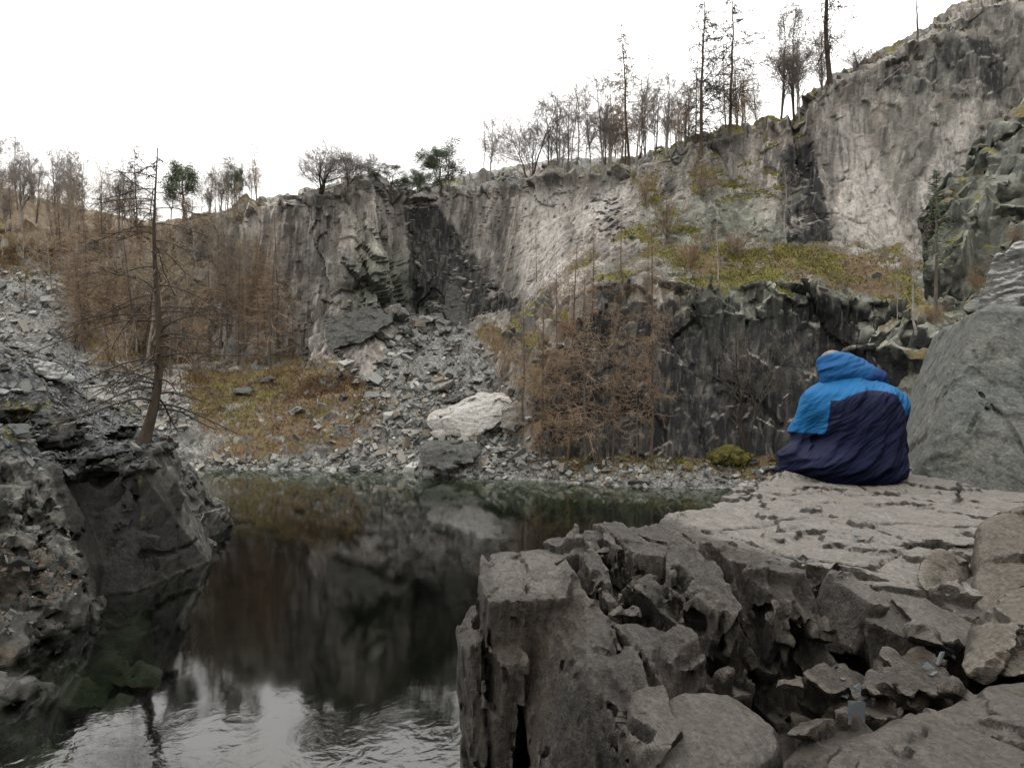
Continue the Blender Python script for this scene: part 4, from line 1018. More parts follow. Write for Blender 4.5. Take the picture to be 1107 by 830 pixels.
def make_left():
    vox = .052
    g = Grid((-17, 9.5, -2.6), (-6.6, 27, 7.0), vox)
    dz = lambda p, z: (p[0], p[1], z)
    # main undercut block with its pale edge
    tops = [P(45, 508, 18.4), P(150, 508, 18.2), P(170, 478, 19.6), P(176, 470, 20.6), P(150, 462, 22.5), P(60, 440, 23), P(20, 470, 19)]
    bots = [P(102, 645, 17.0), P(143, 634, 17.3), P(226, 609, 20.0), P(232, 598, 21.5), P(205, 580, 24), P(60, 600, 24)]
    g.block(tops + bots + [dz(P(102, 645, 17.0), -2.6), dz(P(143, 634, 17.2), -2.6), dz(P(230, 609, 20.0), -2.6), dz(P(232, 598, 21.5), -2.6), dz(P(60, 600, 24), -2.6)], 0)
    # scree shoulder rising to the left behind it
    g.block([P(150, 500, 18.5), P(172, 474, 20.6), P(130, 425, 22.5), P(85, 395, 23.5), P(30, 385, 22), P(0, 378, 21), P(-120, 350, 20), P(-120, 500, 17), P(10, 500, 17.5), P(60, 510, 18.2)] + [(-9, 19, 0), (-9, 25, 0), (-17, 26, 0), (-17, 16, 0)], .2)
    g.block([P(0, 402, 18.6), P(30, 400, 18.8), P(66, 452, 18.2), P(60, 520, 17.6), P(0, 520, 16.6), P(-120, 395, 17.5), P(-120, 500, 16)] + [(-10.5, 21, 3), (-16, 21, 3)], .1)
    # inclined streaked face at the left edge
    g.block([P(0, 478, 16.6), P(38, 478, 17.2), P(56, 520, 17.1), P(92, 610, 16.3), P(78, 650, 15.6), P(0, 640, 14.6), P(-120, 470, 15.5), P(-120, 640, 13.2)] + [(-9.5, 20, 0), (-15, 20, 0), (-9.2, 16.3, -2.6), (-14, 13, -2.6)], .05)
    # low terrace with leaves
    g.block([P(0, 590, 14.8), P(40, 588, 15.4), P(92, 600, 16.2), P(104, 630, 16.2), P(98, 672, 15.5), P(60, 690, 14.6), P(0, 690, 13.4), P(-120, 560, 14)] + [dz(P(104, 640, 16.2), -2.6), dz(P(0, 690, 13.4), -2.6), (-15, 13, -2.6), (-15, 17, 1)], .05)
    g.ell(P(28, 640, 14.2), (.45, .8, .42), .05, True)
    g.block([P(0, 660, 13.6), P(20, 668, 13.8), P(30, 690, 13.6), P(12, 712, 13.0), P(-100, 650, 12)] + [dz(P(12, 712, 13.), -2.6), dz(P(-100, 650, 12), -2.6), dz(P(30, 680, 14), -2.6)], .04)
    # flat rocks at the water's edge
    g.block([P(0, 726, 12.4), P(30, 728, 12.7), P(60, 742, 12.6), P(38, 765, 11.8), P(0, 780, 11.2), P(-150, 730, 11.)] + [dz(P(64, 748, 12.4), -2.6), dz(P(20, 790, 11.), -2.6), dz(P(-150, 730, 11), -2.6)], .04)
    # shelf under water
    g.block([(-8.2, 17.5, -.75), (-7.6, 14.5, -1.1), (-8.2, 11.2, -1.0), (-10, 10, -.7), (-16, 10, -.2), (-16, 18, -.2), (-7.2, 16, -2.6), (-7.6, 10, -2.6), (-16, 10, -2.6), (-16, 18, -2.6)], .25)
    for c, r in ((P(110, 672, 15.4), .7), (P(150, 690, 14.6), .55), (P(85, 720, 13.8), .6), (P(60, 700, 14.4), .5), (P(130, 740, 13.2), .5), (P(50, 800, 11.5), .5)):
        g.block([(c[0] - r, c[1], -.95), (c[0] - .3 * r, c[1] + .6 * r, -.62), (c[0] + .6 * r, c[1] + .3 * r, -.7), (c[0] + r, c[1] - .4 * r, -.95), (c[0], c[1] - .8 * r, -.85), (c[0], c[1], -1.6)], .04)
    f0 = g.f.copy()
    top_ = [(0, 440), (60, 455), (150, 470), (172, 482), (150, 515), (60, 520), (0, 500)]
    chisel(g, top_, 60, 14, 25, (-.25, .1, 1), (1, .3, .2), (.1, .3), (.4, 1.2), (.5, 1.6), 511, .4, (-.1, .3), .14)
    str_ = [(0, 480), (40, 480), (60, 520), (100, 620), (80, 660), (0, 650)]
    chisel(g, str_, 60, 12, 20, (.8, -.5, .35), (-.35, .1, 1), (.12, .3), (.4, 1.0), (.8, 2.4), 512, .45, (-.1, .3), .08)
    chisel(g, str_, 70, 12, 20, (.8, -.5, .35), (-.35, .1, 1), (.05, .14), (.2, .6), (.4, 1.4), 513, .25, (-.1, .3), .08)
    ter_ = [(0, 590), (100, 600), (108, 670), (60, 700), (0, 790), (60, 750)]
    chisel(g, ter_, 50, 10, 18, (.6, -.2, .7), (.6, .6, -.3), (.1, .3), (.3, .8), (.4, 1.1), 514, .25, (-.1, .3), .25)
    fac_ = [(60, 520), (150, 512), (175, 480), (228, 600), (110, 650)]
    chisel(g, fac_, 16, 14, 24, (.5, -.85, .1), (.3, .2, 1), (.06, .16), (.5, 1.6), (.6, 1.8), 515, .7, (-.05, .05), .08)
    g.f = np.minimum(np.maximum(g.f, f0 - .22), f0 + .45)
    # cracks in the main face
    for a, b in (((182, 600, 18.6), (222, 578, 20.3)), ((145, 520, 18.1), (152, 600, 17.8)), ((150, 600, 17.7), (182, 598, 18.7))):
        g.cap(P(*a), P(*b), .07, .05, .05, True)
    def det(x, y, z, f):
        px, py = proj(np.stack([x, y, z], -1).astype(np.float64)); px = px.astype(f32); py = py.astype(f32)
        face = soft(px, py, [[(60, 515), (150, 510), (175, 480), (235, 600), (105, 650)]], 8)
        scr = soft(px, py, [[(0, 378), (100, 395), (176, 470), (150, 506), (60, 515), (0, 478)]], 8)
        wx = x + .2 * fbm(x, y, z, 3, 131)
        _, _, p1, _ = worley(wx * .9, y * .9, z * 1.1, 132)
        _, _, p2, _ = worley(wx * 2.4, y * 2.4, z * 3.4, 133)
        r1 = ridged(*rot_noise(wx, y, z, 2.6, 2.0, .5, .2, -.28), 4, 134)
        up = sstep(-.1, .25, z)
        u, v, w = rot_noise(wx, y, z + .3 * fbm(x * .7, y * .7, z * .7, 3, 139), 1., 1., 1., .3, .30)
        k = np.floor(w / .26); bd = noise(k * 5.3, u * 1.2 + k, v * 1.2, 138); k2 = np.floor(u / .2); bs = noise(k2 * 5.3, w * .7 + k2, v * 1.5, 140)
        return (-(1 - .85 * face) * (1 - .7 * scr) * (.16 * p1 + .12 * p2) * (.35 + .65 * up) - (1 - .85 * face) * (1 - .5 * scr) * up * (.06 * bd + .05 * bs) - (1 - face) * (1 - scr) * .03 * r1 * up - face * .03 * fbm(x * 1.5, y * 1.5, z * 1.5, 4, 135) - scr * .07 * fbm(x * 3, y * 3, z * 3, 4, 136)).astype(f32)
    g.band(det, .6)
    V, Q = g.mesh(sharp=True); N = vnormals(V, Q)
    x, y, z = (V[:, k] for k in range(3))
    V = V + N * (.018 * fbm(x * 6, y * 6, z * 6, 4, 137, .6))[:, None]
    px, py = proj(V.astype(np.float64)); px = px.astype(f32); py = py.astype(f32)
    G['left'] = (V, N, px, py)
    at = dict(scree=soft(px, py, [[(-150, 340), (0, 378), (100, 395), (176, 470), (150, 508), (60, 512), (0, 478), (-150, 450)]], 10) * sstep(.3, .6, N[:, 2]),
              leaf=soft(px, py, [[(-50, 580), (0, 590), (60, 590), (100, 625), (50, 650), (0, 650)]], 8) * sstep(.35, .65, N[:, 2]),
              pale=np.maximum(soft(px, py, [[(-100, 480), (38, 478), (58, 520), (88, 600), (70, 610), (0, 590), (-100, 590)]], 8), .8 * soft(px, py, [[(160, 480), (178, 475), (226, 590), (214, 600)]], 5)),
              moss=.7 * soft(px, py, [[(0, 430), (60, 430), (66, 470), (0, 480)], [(110, 420), (170, 450), (160, 475), (110, 450)], [(145, 510), (156, 510), (160, 580), (150, 580)]], 8),
              wet=.95 * soft(px, py, [[(55, 512), (152, 508), (222, 604), (105, 655)]], 7))
    o = link('rock_outcrop', mesh_data('left_outcrop', V, Q, mat_left(), True, at, crease=38))
    tag(o, 'dark overhanging slate bank with loose scree on top at the left of the pool', 'rock bank')

def mat_left():
    t = NT('slate_left_bank')
    v = t.coords((1, 1, 1), 'World'); vg = t.coords((1.6, 1.6, .3), 'World', (0, .25, 0))
    gr = t.noise(vg, 2.2, 8, .66, .5); mid = t.noise(v, 1.1, 6, .62); fine = t.noise(v, 11, 7, .7)
    c = t.mix(t.ramp(gr, [(.34, 0), (.66, 1)]), (.011, .0115, .0105), (.042, .041, .036))
    c = t.mix(t.math('MULTIPLY', t.ramp(mid, [(.5, 0), (.66, 1)]), .5), c, (.05, .04, .028))
    pl = t.mix(t.ramp(gr, [(.44, 0), (.58, 1)]), (.014, .0145, .0125), (.066, .064, .055))
    c = t.mix(t.attr('pale'), c, pl)
    sc = t.mix(t.ramp(fine, [(.38, 0), (.62, 1)]), (.014, .0155, .016), (.052, .055, .056))
    c = t.mix(t.attr('scree'), c, sc)
    c = t.mix(t.ramp(t.math('ADD', t.attr('wet'), t.math('MULTIPLY', t.math('SUBTRACT', mid, .5), .8)), [(.35, 0), (.6, .85)]), c, (.0075, .0068, .006))
    lf = t.mix(t.ramp(fine, [(.4, 0), (.62, 1)]), (.022, .016, .012), (.05, .038, .028))
    c = t.mix(t.ramp(t.math('ADD', t.attr('leaf'), t.math('MULTIPLY', t.math('SUBTRACT', mid, .5), 1.8)), [(.5, 0), (.68, 1)]), c, lf)
    ms = t.mix(t.ramp(fine, [(.4, 0), (.6, 1)]), (.016, .017, .007), (.06, .054, .016))
    c = t.mix(t.ramp(t.math('ADD', t.attr('moss'), t.math('MULTIPLY', t.math('SUBTRACT', mid, .5), 1.8)), [(.55, 0), (.75, 1)]), c, ms)
    c = t.mix(.8, c, t.mix(t.ramp(fine, [(.25, 0), (.75, 1)]), (.4, .4, .4), (1.5, 1.5, 1.5)), 'MULTIPLY')
    hg = t.math('ADD', t.math('MULTIPLY', gr, .7), t.math('ADD', t.math('MULTIPLY', fine, .4), t.math('MULTIPLY', mid, .5)))
    t.bsdf(c, t.math('MULTIPLY_ADD', mid, .5, .3), t.bump(hg, .1), .4)
    return t.m
# ------------------------------------------------------------------ the seated person, seen from behind
def make_right_bank():
    g = Grid((5.6, 11.5, -.5), (19, 31, 17.5), .1)
    g.block([P(938, 388, 14.2), P(985, 358, 15.0), P(1036, 333, 15.6), P(1075, 325, 15.4), P(1250, 330, 14), P(1250, 600, 11.6), P(1010, 600, 12.8), P(938, 600, 13.8), P(950, 372, 17.5), P(1000, 345, 18.5), P(1250, 310, 18.5), P(960, 600, 19), P(1250, 600, 19)], 0)
    g.block([P(1002, 345, 18.6), P(1004, 285, 19.8), P(1012, 246, 20.6), P(1045, 190, 21.6), P(1107, 118, 22.6), P(1190, 60, 22), P(1250, 60, 20), P(1250, 345, 16), P(1060, 345, 17.2), P(1030, 230, 29), P(1107, 150, 30), P(1250, 100, 30), P(1010, 345, 28), P(1250, 345, 30)], .1)
    g.block([P(1040, 345, 15.6), P(1075, 300, 16.4), P(1120, 250, 17), P(1250, 220, 15), P(1250, 345, 14), P(1080, 330, 19), P(1250, 240, 19)], .1)
    def det(x, y, z, f):
        wx = x + .25 * fbm(x * .8, y * .8, z * .8, 3, 151)
        _, _, p1, _ = worley(*[q.astype(f32) for q in rot_noise(wx, y, z, .55, .55, .28, .2, .5)], 152)
        _, _, p2, _ = worley(*[q.astype(f32) for q in rot_noise(wx, y, z, 1.5, 1.5, .8, .2, .5)], 153)
        low = 1 - sstep(6.2, 7, z)
        q1, q2, p3, _ = worley(x * .95, y * .95, z * 1.25, 154)
        return (-.8 * p1 * (1 - .4 * low) - .38 * p2 - .35 * p3 + .12 * low * (1 - sstep(0, .08, q2 - q1)) - .1 * fbm(x * 2, y * 2, z * 2, 4, 155)).astype(f32)
    g.band(det, .9)
    V, Q = g.mesh(sharp=True); N = vnormals(V, Q)
    x, y, z = (V[:, k] for k in range(3))
    V = V + N * (.03 * fbm(x * 4, y * 4, z * 4, 4, 157, .6))[:, None]
    px, py = proj(V.astype(np.float64)); up = sstep(.3, .65, N[:, 2])
    G['rb'] = (V, N, px, py)
    at = dict(scree=np.zeros(len(V)), leaf=.8 * up * sstep(-.2, .3, fbm(x * .4, y * .4, z * .4, 3, 158)), moss=sstep(.25, .8, N[:, 2]) * (.3 + .6 * sstep(-.2, .3, fbm(x * .5, y * .5, z * .5, 3, 160))),
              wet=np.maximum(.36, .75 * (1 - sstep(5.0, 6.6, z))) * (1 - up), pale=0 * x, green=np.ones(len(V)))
    o = link('rock_crag', mesh_data('right_crag', V, Q, bpy.data.materials['quarry_rock'], True, at, crease=40))
    tag(o, 'mossy crag of blocky slate rising behind the leaning slab at the right edge', 'crag')

def make_back_wall():
    """added rock wall out of view behind the camera, curving round to the right, to darken the near rock"""
    key = np.array([(-7.5, -9.5), (-3, -7.5), (1.5, -6.0), (5.5, -4.5), (8.0, -1.5), (9.6, 3.0), (10.6, 8.0), (12.5, 11.5)]); k = np.linspace(0, 7, 150)
    x, y = np.interp(k, range(8), key[:, 0]), np.interp(k, range(8), key[:, 1]); nrm = np.stack([np.gradient(y), -np.gradient(x)], 1); nrm /= np.linalg.norm(nrm, axis=1, keepdims=True)
    top = 10.5 + 2.2 * fbm(k * .8, k * 0, k * 0, 4, 290) - 3.5 * sstep(2.0, 0.0, k)
    h = np.concatenate([np.linspace(0, 1, 90), np.ones(30)]); back = np.concatenate([np.linspace(0, 1.6, 90), 1.6 + np.linspace(.2, 9, 30)])
    V = np.zeros((120, 150, 3)); V[:, :, 0] = x + nrm[:, 0] * back[:, None]; V[:, :, 1] = y + nrm[:, 1] * back[:, None]; V[:, :, 2] = -1.5 + h[:, None] * (top + 1.5)
    V = V.reshape(-1, 3); i = np.arange(120 * 150).reshape(120, 150)
    Q = np.stack([i[:-1, :-1], i[1:, :-1], i[1:, 1:], i[:-1, 1:]], -1).reshape(-1, 4); N = vnormals(V, Q)
    a = [V[:, j].astype(f32) for j in range(3)]
    d = .8 * worley(a[0] / 2, a[1] / 2, a[2] / 3, 291)[2] + .35 * worley(a[0], a[1], a[2] / 1.6, 292)[2]
    z = np.zeros(len(V))
    o = link('unseen_shade_wall', mesh_data('unseen_shade_wall', V + N * d[:, None], Q, bpy.data.materials['quarry_rock'], True, dict(scree=z, leaf=z, moss=.6 * sstep(.4, .8, N[:, 2]), wet=z + .6, pale=z, green=z + .5), crease=42))
    tag(o, kind='structure')  # never in view, added to block light from behind the camera

def make_person():
    O = np.array([2.205, 4.88, 4.283])
    A3 = lambda *p: tuple(O + np.array(p))
    hf = np.array([-.22, .72, -.60]); hf /= np.linalg.norm(hf)
    hu = np.array([-.10, .6, .8]); hu -= hf * hu.dot(hf); hu /= np.linalg.norm(hu)
    hr = np.cross(hf, hu)
    hc = O + np.array([-.065, .235, .726])
    HP = lambda r, f, u: tuple(hc + hr * r + hf * f + hu * u)
    rotm = np.stack([hr, hf, hu], 1)   # columns = axes
    lo, hi = O + np.array([-.56, -.28, -.05]), O + np.array([.52, .78, .92])
    sh = {-1: (-.18, .15, .505), 1: (.18, .15, .50)}
    el = {-1: (-.255, .20, .30), 1: (.275, .18, .29)}
    wr = {-1: (-.07, .40, .25), 1: (.08, .41, .23)}
    kn = {-1: (-.35, .20, .13), 1: (.29, .27, .14)}
    an = {-1: (.10, .42, .055), 1: (-.10, .50, .055)}
    g = Grid(lo, hi, .0065)
    g.ell(A3(0, .02, .12), (.17, .14, .12), .04)
    g.cap(A3(0, .03, .14), A3(0, .07, .42), .13, .15, .06); g.cap(A3(0, .07, .42), A3(-.01, .15, .55), .15, .11, .06)
    g.cap(A3(*sh[-1]), A3(*sh[1]), .065, .065, .06)
    g.cap(A3(-.02, .17, .58), A3(-.07, .215, .68), .058, .052, .03)
    g.ell(hc, (.075, .098, .108), .02, rot=rotm)                                     # skull
    g.cap(HP(0, .045, -.05), HP(0, .06, -.085), .05, .035, .03)                      # jaw and chin
    g.cap(HP(0, .092, .012), HP(0, .112, -.022), .011, .014, .012)                   # nose
    g.cap(HP(-.022, .088, -.055), HP(.022, .088, -.055), .010, .010, .008)           # lips
    for s in (-1, 1):
        g.ell(HP(s * .032, .098, .012), (.017, .014, .012), .01, True)               # eye sockets
        g.ell(HP(s * .032, .083, .012), (.0125, .0125, .0125), .002)                 # eyes
        g.cap(HP(s * .02, .095, .032), HP(s * .048, .084, .03), .008, .006, .01)     # brows
        g.cap(HP(s * .078, -.008, .022), HP(s * .074, .0, -.03), .014, .009, .008)   # ears
        g.cap(A3(*sh[s]), A3(*el[s]), .052, .043, .04); g.cap(A3(*el[s]), A3(*wr[s]), .043, .028, .02)
        g.cap(A3(s * .09, .05, .11), A3(*kn[s]), .085, .06, .05); g.cap(A3(*kn[s]), A3(*an[s]), .056, .04, .03)
        a = np.array(an[s]); g.cap(A3(*a), A3(*(a + np.array([-s * .17, .05, -.012]))), .042, .032, .03)
        # hand: palm, four bent fingers, thumb
        w = np.array(wr[s]); fw = np.array([-s * .45, .80, -.35]); fw /= np.linalg.norm(fw); sd = np.array([s * .85, .5, .05]); sd -= fw * sd.dot(fw); sd /= np.linalg.norm(sd); nn = np.cross(fw, sd); nn *= np.sign(nn[2])
        pc = w + fw * .075
        g.cap(A3(*w), A3(*pc), .026, .026, .015); g.cap(A3(*(pc - sd * .028)), A3(*(pc + sd * .03)), .017, .017, .015)
        for k, ln in enumerate((.066, .076, .071, .055)):
            q0 = pc + sd * (.033 - .022 * k) + fw * .01; q1 = q0 + fw * ln * .45 - nn * .008; q2 = q1 + fw * ln * .32 - nn * .022; q3 = q2 + fw * ln * .12 - nn * .022
            g.cap(A3(*q0), A3(*q1), .0095, .009, .004); g.cap(A3(*q1), A3(*q2), .009, .008, .004); g.cap(A3(*q2), A3(*q3), .008, .007, .004)
        t0 = w + fw * .03 + sd * .026; t1 = t0 + fw * .035 + sd * .03 - nn * .005; t2 = t1 + fw * .033 + sd * .004
        g.cap(A3(*t0), A3(*t1), .013, .011, .01); g.cap(A3(*t1), A3(*t2), .011, .009, .004)
    V, Q = g.mesh()
    me = mesh_data('person_body', V, Q, mat_simple('skin', (.42, .25, .18), (.5, .31, .23), 20, .5))
    body = link('person', me)
    tag(body, 'person in a two tone blue hooded jacket hunched on the flat rock', 'person')
    # hair
    g = Grid(hc - .16, hc + .16, .006)
    g.ell(hc + hu * .006 - hf * .004, (.083, .104, .116), 0, rot=rotm)
    g.ell(HP(0, .10, -.05), (.085, .085, .10), .01, True, rot=rotm)
    g.ell(HP(0, -.02, -.135), (.2, .2, .06), .01, True, rot=rotm)
    g.band(lambda x, y, z, f: (-.007 * ridged(x * 55, y * 55, z * 30, 3, 171)).astype(f32), .03)
    V, Q = g.mesh()
    link('hair', mesh_data('hair', V, Q, mat_simple('hair', (.045, .039, .034), (.12, .102, .09), 60, .7, .003)), body)
    # trousers and boots
    g = Grid(lo, hi, .011)
    g.ell(A3(0, .02, .115), (.19, .16, .125), .04)
    for s in (-1, 1):
        g.cap(A3(s * .09, .05, .105), A3(*kn[s]), .105, .078, .05); k = np.array(kn[s]); a = np.array(an[s])
        g.cap(A3(*k), A3(*(k + (a - k) * .9)), .076, .058, .03)
    g.band(lambda x, y, z, f: (-.008 * ridged(x * 9, y * 9, z * 16, 3, 172)).astype(f32), .05)
    V, Q = g.mesh()
    link('trousers', mesh_data('trousers', V, Q, mat_cloth('trouser_cloth', (.004, .0045, .013))), body)
    for s in (-1, 1):
        a = O + np.array(an[s]); t = a + np.array([-s * .19, .05, -.012])
        g = Grid(np.minimum(a, t) - .12, np.maximum(a, t) + .12, .008)
        g.cap(a, t, .052, .043, .0); g.cap(a, a + np.array([s * .05, -.01, .02]), .05, .05, .02)
        V, Q = g.mesh(); link('boot', mesh_data('boot', V, Q, mat_simple('boot_leather' , (.03, .024, .02), (.05, .04, .032), 20, .6)), body)
    # jacket
    g = Grid(lo - .04, hi + .02, .0085)
    g.cap(A3(.0, -.02, .12), A3(.005, .03, .42), .215, .205, .05, m=.15); g.cap(A3(.005, .03, .42), A3(-.005, .12, .555), .205, .155, .09, m=.15)
    g.cap(A3(-.16, .12, .525), A3(.165, .12, .525), .098, .092, .1)
    g.cap(A3(.06, 0, .26), A3(.13, .02, .46), .20, .15, .08)
    g.ell(A3(-.03, .0, .09), (.315, .22, .14), .09)
    g.cap(A3(-.12, .02, .09), A3(-.335, .12, .105), .125, .105, .07)      # the hem thrown over the left thigh
    g.cap(A3(-.335, .12, .105), A3(-.36, .22, .06), .10, .085, .05)
    g.cap(A3(.18, .05, .11), A3(.24, .2, .11), .12, .09, .06)
    for s in (-1, 1):
        g.cap(A3(*sh[s]), A3(el[s][0] + s * .01, el[s][1] - .02, el[s][2]), .092, .075, .05); g.cap(A3(*el[s]), A3(*(np.array(el[s]) * .25 + np.array(wr[s]) * .75)), .075, .055, .04)
    g.cap(A3(.285, .12, .30), A3(.31, .10, .20), .06, .05, .03)               # elbow bulge
    g.ell(A3(-.03, .34, .30), (.10, .12, .12), .02, True)                     # open front over the lap
    def folds(x, y, z, f):
        x, y, z = x - O[0], y - O[1], z - O[2]
        wx = x + .03 * fbm(x * 6, y * 6, z * 6, 2, 180); wz = z + .03 * fbm(x * 6, y * 6, z * 6, 2, 181)
        a = .55 + .5 * sstep(.0, .5, z)
        u = wx * np.cos(a * 1.0) + wz * np.sin(a); w = -wx * np.sin(a) + wz * np.cos(a)
        r = ridged(u * 1.6, y * .8, w * 9.0, 2, 182, .4); r2 = ridged(u * 3.5, y * 1.5, w * 22.0, 2, 183, .45)
        up = 1 - .75 * sstep(.56, .64, z)
        up = up * sstep(-.02, .14, z)
        return (-.034 * up * r - .010 * up * r2 - .010 * fbm(x * 5, y * 5, z * 5, 3, 184)).astype(f32)
    g.band(folds, .07)
    V, Q = g.mesh(); L = V - O
    thr = .592 - .215 * sstep(-.21, -.245, L[:, 0]) - 1.6 * np.clip(L[:, 0] - .03, -.2, .2) ** 2 - .10 * sstep(.17, .24, L[:, 0])
    link('jacket', mesh_data('jacket', V, Q, mat_cloth('jacket_cloth', (.0034, .0048, .0155), .03, .75, (.005, .05, .125)), True, dict(yoke=np.clip(.5 + (L[:, 2] - thr) * 4, 0, 1))), body)
    # hood, lying crumpled against the back of the head
    g = Grid(O + np.array([-.26, -.12, .48]), O + np.array([.33, .46, .94]), .0075)
    rm = np.array(Euler((.35, .22, .0)).to_matrix())
    g.ell(A3(.035, .135, .685), (.195, .135, .085), .02, rot=rm)
    g.ell(A3(-.03, .155, .735), (.135, .115, .082), .05, rot=rm)
    g.cap(A3(-.12, .12, .65), A3(.15, .12, .64), .07, .065, .04)
    g.ell(tuple(hc + hu * .01 + hf * .03), (.092, .13, .13), .015, True, rot=rotm)
    def hfold(x, y, z, f):
        x, y, z = x - O[0], y - O[1], z - O[2]
        return (-.016 * ridged(x * 2.6 + z * 2, y * 3, z * 15 - x * 6, 2, 186) - .006 * fbm(x * 12, y * 12, z * 12, 3, 187)).astype(f32)
    g.band(hfold, .05)
    V, Q = g.mesh(); L = V - O
    link('hood', mesh_data('hood', V, Q, mat_cloth('hood_cloth', (.003, .012, .05), .012, .8, (.005, .036, .098)), True, dict(yoke=np.clip(.5 + 4 * (.09 - .55 * L[:, 0] + 1.2 * (L[:, 2] - .72)), 0, 1))), body)
# ------------------------------------------------------------------ stones
def unit_boulders():
    out = []
    for s in range(12):
        rg = np.random.default_rng(200 + s)
        fl = (.75, .6, .42, .34, .5, .7, .3, .55, .8, .38, .26, .6)[s]
        pts = rg.normal(size=(11, 3)); pts /= np.linalg.norm(pts, axis=1, keepdims=True)
        pts = pts * rg.uniform(.75, 1.05, (11, 1)) * np.array([.55, .42, .5 * fl]) * 1.0
        g = Grid((-.72, -.62, -.62), (.72, .62, .62), .036); g.block(list(map(tuple, pts)), 0)
        g.band(lambda x, y, z, f: (-.07 * worley(x * 3.2, y * 3.2, z * 5, 210 + s)[2] - .03 * fbm(x * 5, y * 5, z * 9, 4, 230 + s)).astype(f32), .12)
        V, Q = g.mesh(sharp=True)
        out.append((V, Q, float(-V[:, 2].min())))
    return out

BM = {}
def boulder_mesh(k, mat):
    if (k, mat) not in BM:
        V, Q, _ = UB[k]; BM[(k, mat)] = mesh_data('boulder_shape', V, Q, M[mat], crease=35)
    return BM[(k, mat)]

def put_boulder(px, py, wpx, label, mat='boulder', k=None, group=None, tilt=.25, sink=.22, hz=1.0, name='boulder', rz=None, pos=None, cat='boulder'):
    """wpx: width in photo pixels; (px,py): foot of the stone"""
    p = ground(px, py) if pos is None else np.array(pos)
    k = random.randrange(12) if k is None else k
    s = wpx / F * p[1] / 1.05
    o = link(name, boulder_mesh(k, mat))
    o.scale = (s, s * random.uniform(.8, 1.1), s * hz)
    o.location = (p[0], p[1], p[2] + UB[k][2] * s * hz * (1 - 2 * sink))
    o.rotation_euler = (random.uniform(-tilt, tilt), random.uniform(-tilt, tilt), random.uniform(0, 6.28) if rz is None else rz)
    tag(o, label, cat, group); return o

def chips(pos, nrm, size, seed, flat=.28, name='chips'):
    """many slate flakes lying on a slope -> V, Q"""
    rg = np.random.default_rng(seed); n = len(pos)
    up = nrm + rg.normal(0, .28, (n, 3)); up /= np.linalg.norm(up, axis=1, keepdims=True)
    a = np.cross(up, rg.normal(size=(n, 3))); a /= np.linalg.norm(a, axis=1, keepdims=True); b = np.cross(up, a)
    lx = size * rg.uniform(.6, 1.2, n); ly = lx * rg.uniform(.4, .9, n); lz = lx * flat * rg.uniform(.5, 1.6, n)
    cs = np.array([[-1, -1], [1, -1], [1, 1], [-1, 1]], float)
    V = np.zeros((n, 8, 3))
    for k in range(8):
        c = cs[k % 4] * rg.uniform(.55, 1.1, (n, 2)); zz = (-.6 if k < 4 else 1.0) * rg.uniform(.7, 1.1, n)
        V[:, k] = pos + a * (c[:, :1] * lx[:, None]) * .5 + b * (c[:, 1:] * ly[:, None]) * .5 + up * (zz * lz * .5)[:, None]
    q = np.array([[3, 2, 1, 0], [4, 5, 6, 7], [0, 1, 5, 4], [1, 2, 6, 5], [2, 3, 7, 6], [3, 0, 4, 7]])
    return V.reshape(-1, 3), (np.arange(n)[:, None, None] * 8 + q[None]).reshape(-1, 4)

def pick(w, n, rg):
    w = np.maximum(w, 0); return rg.choice(len(w), n, p=w / w.sum())

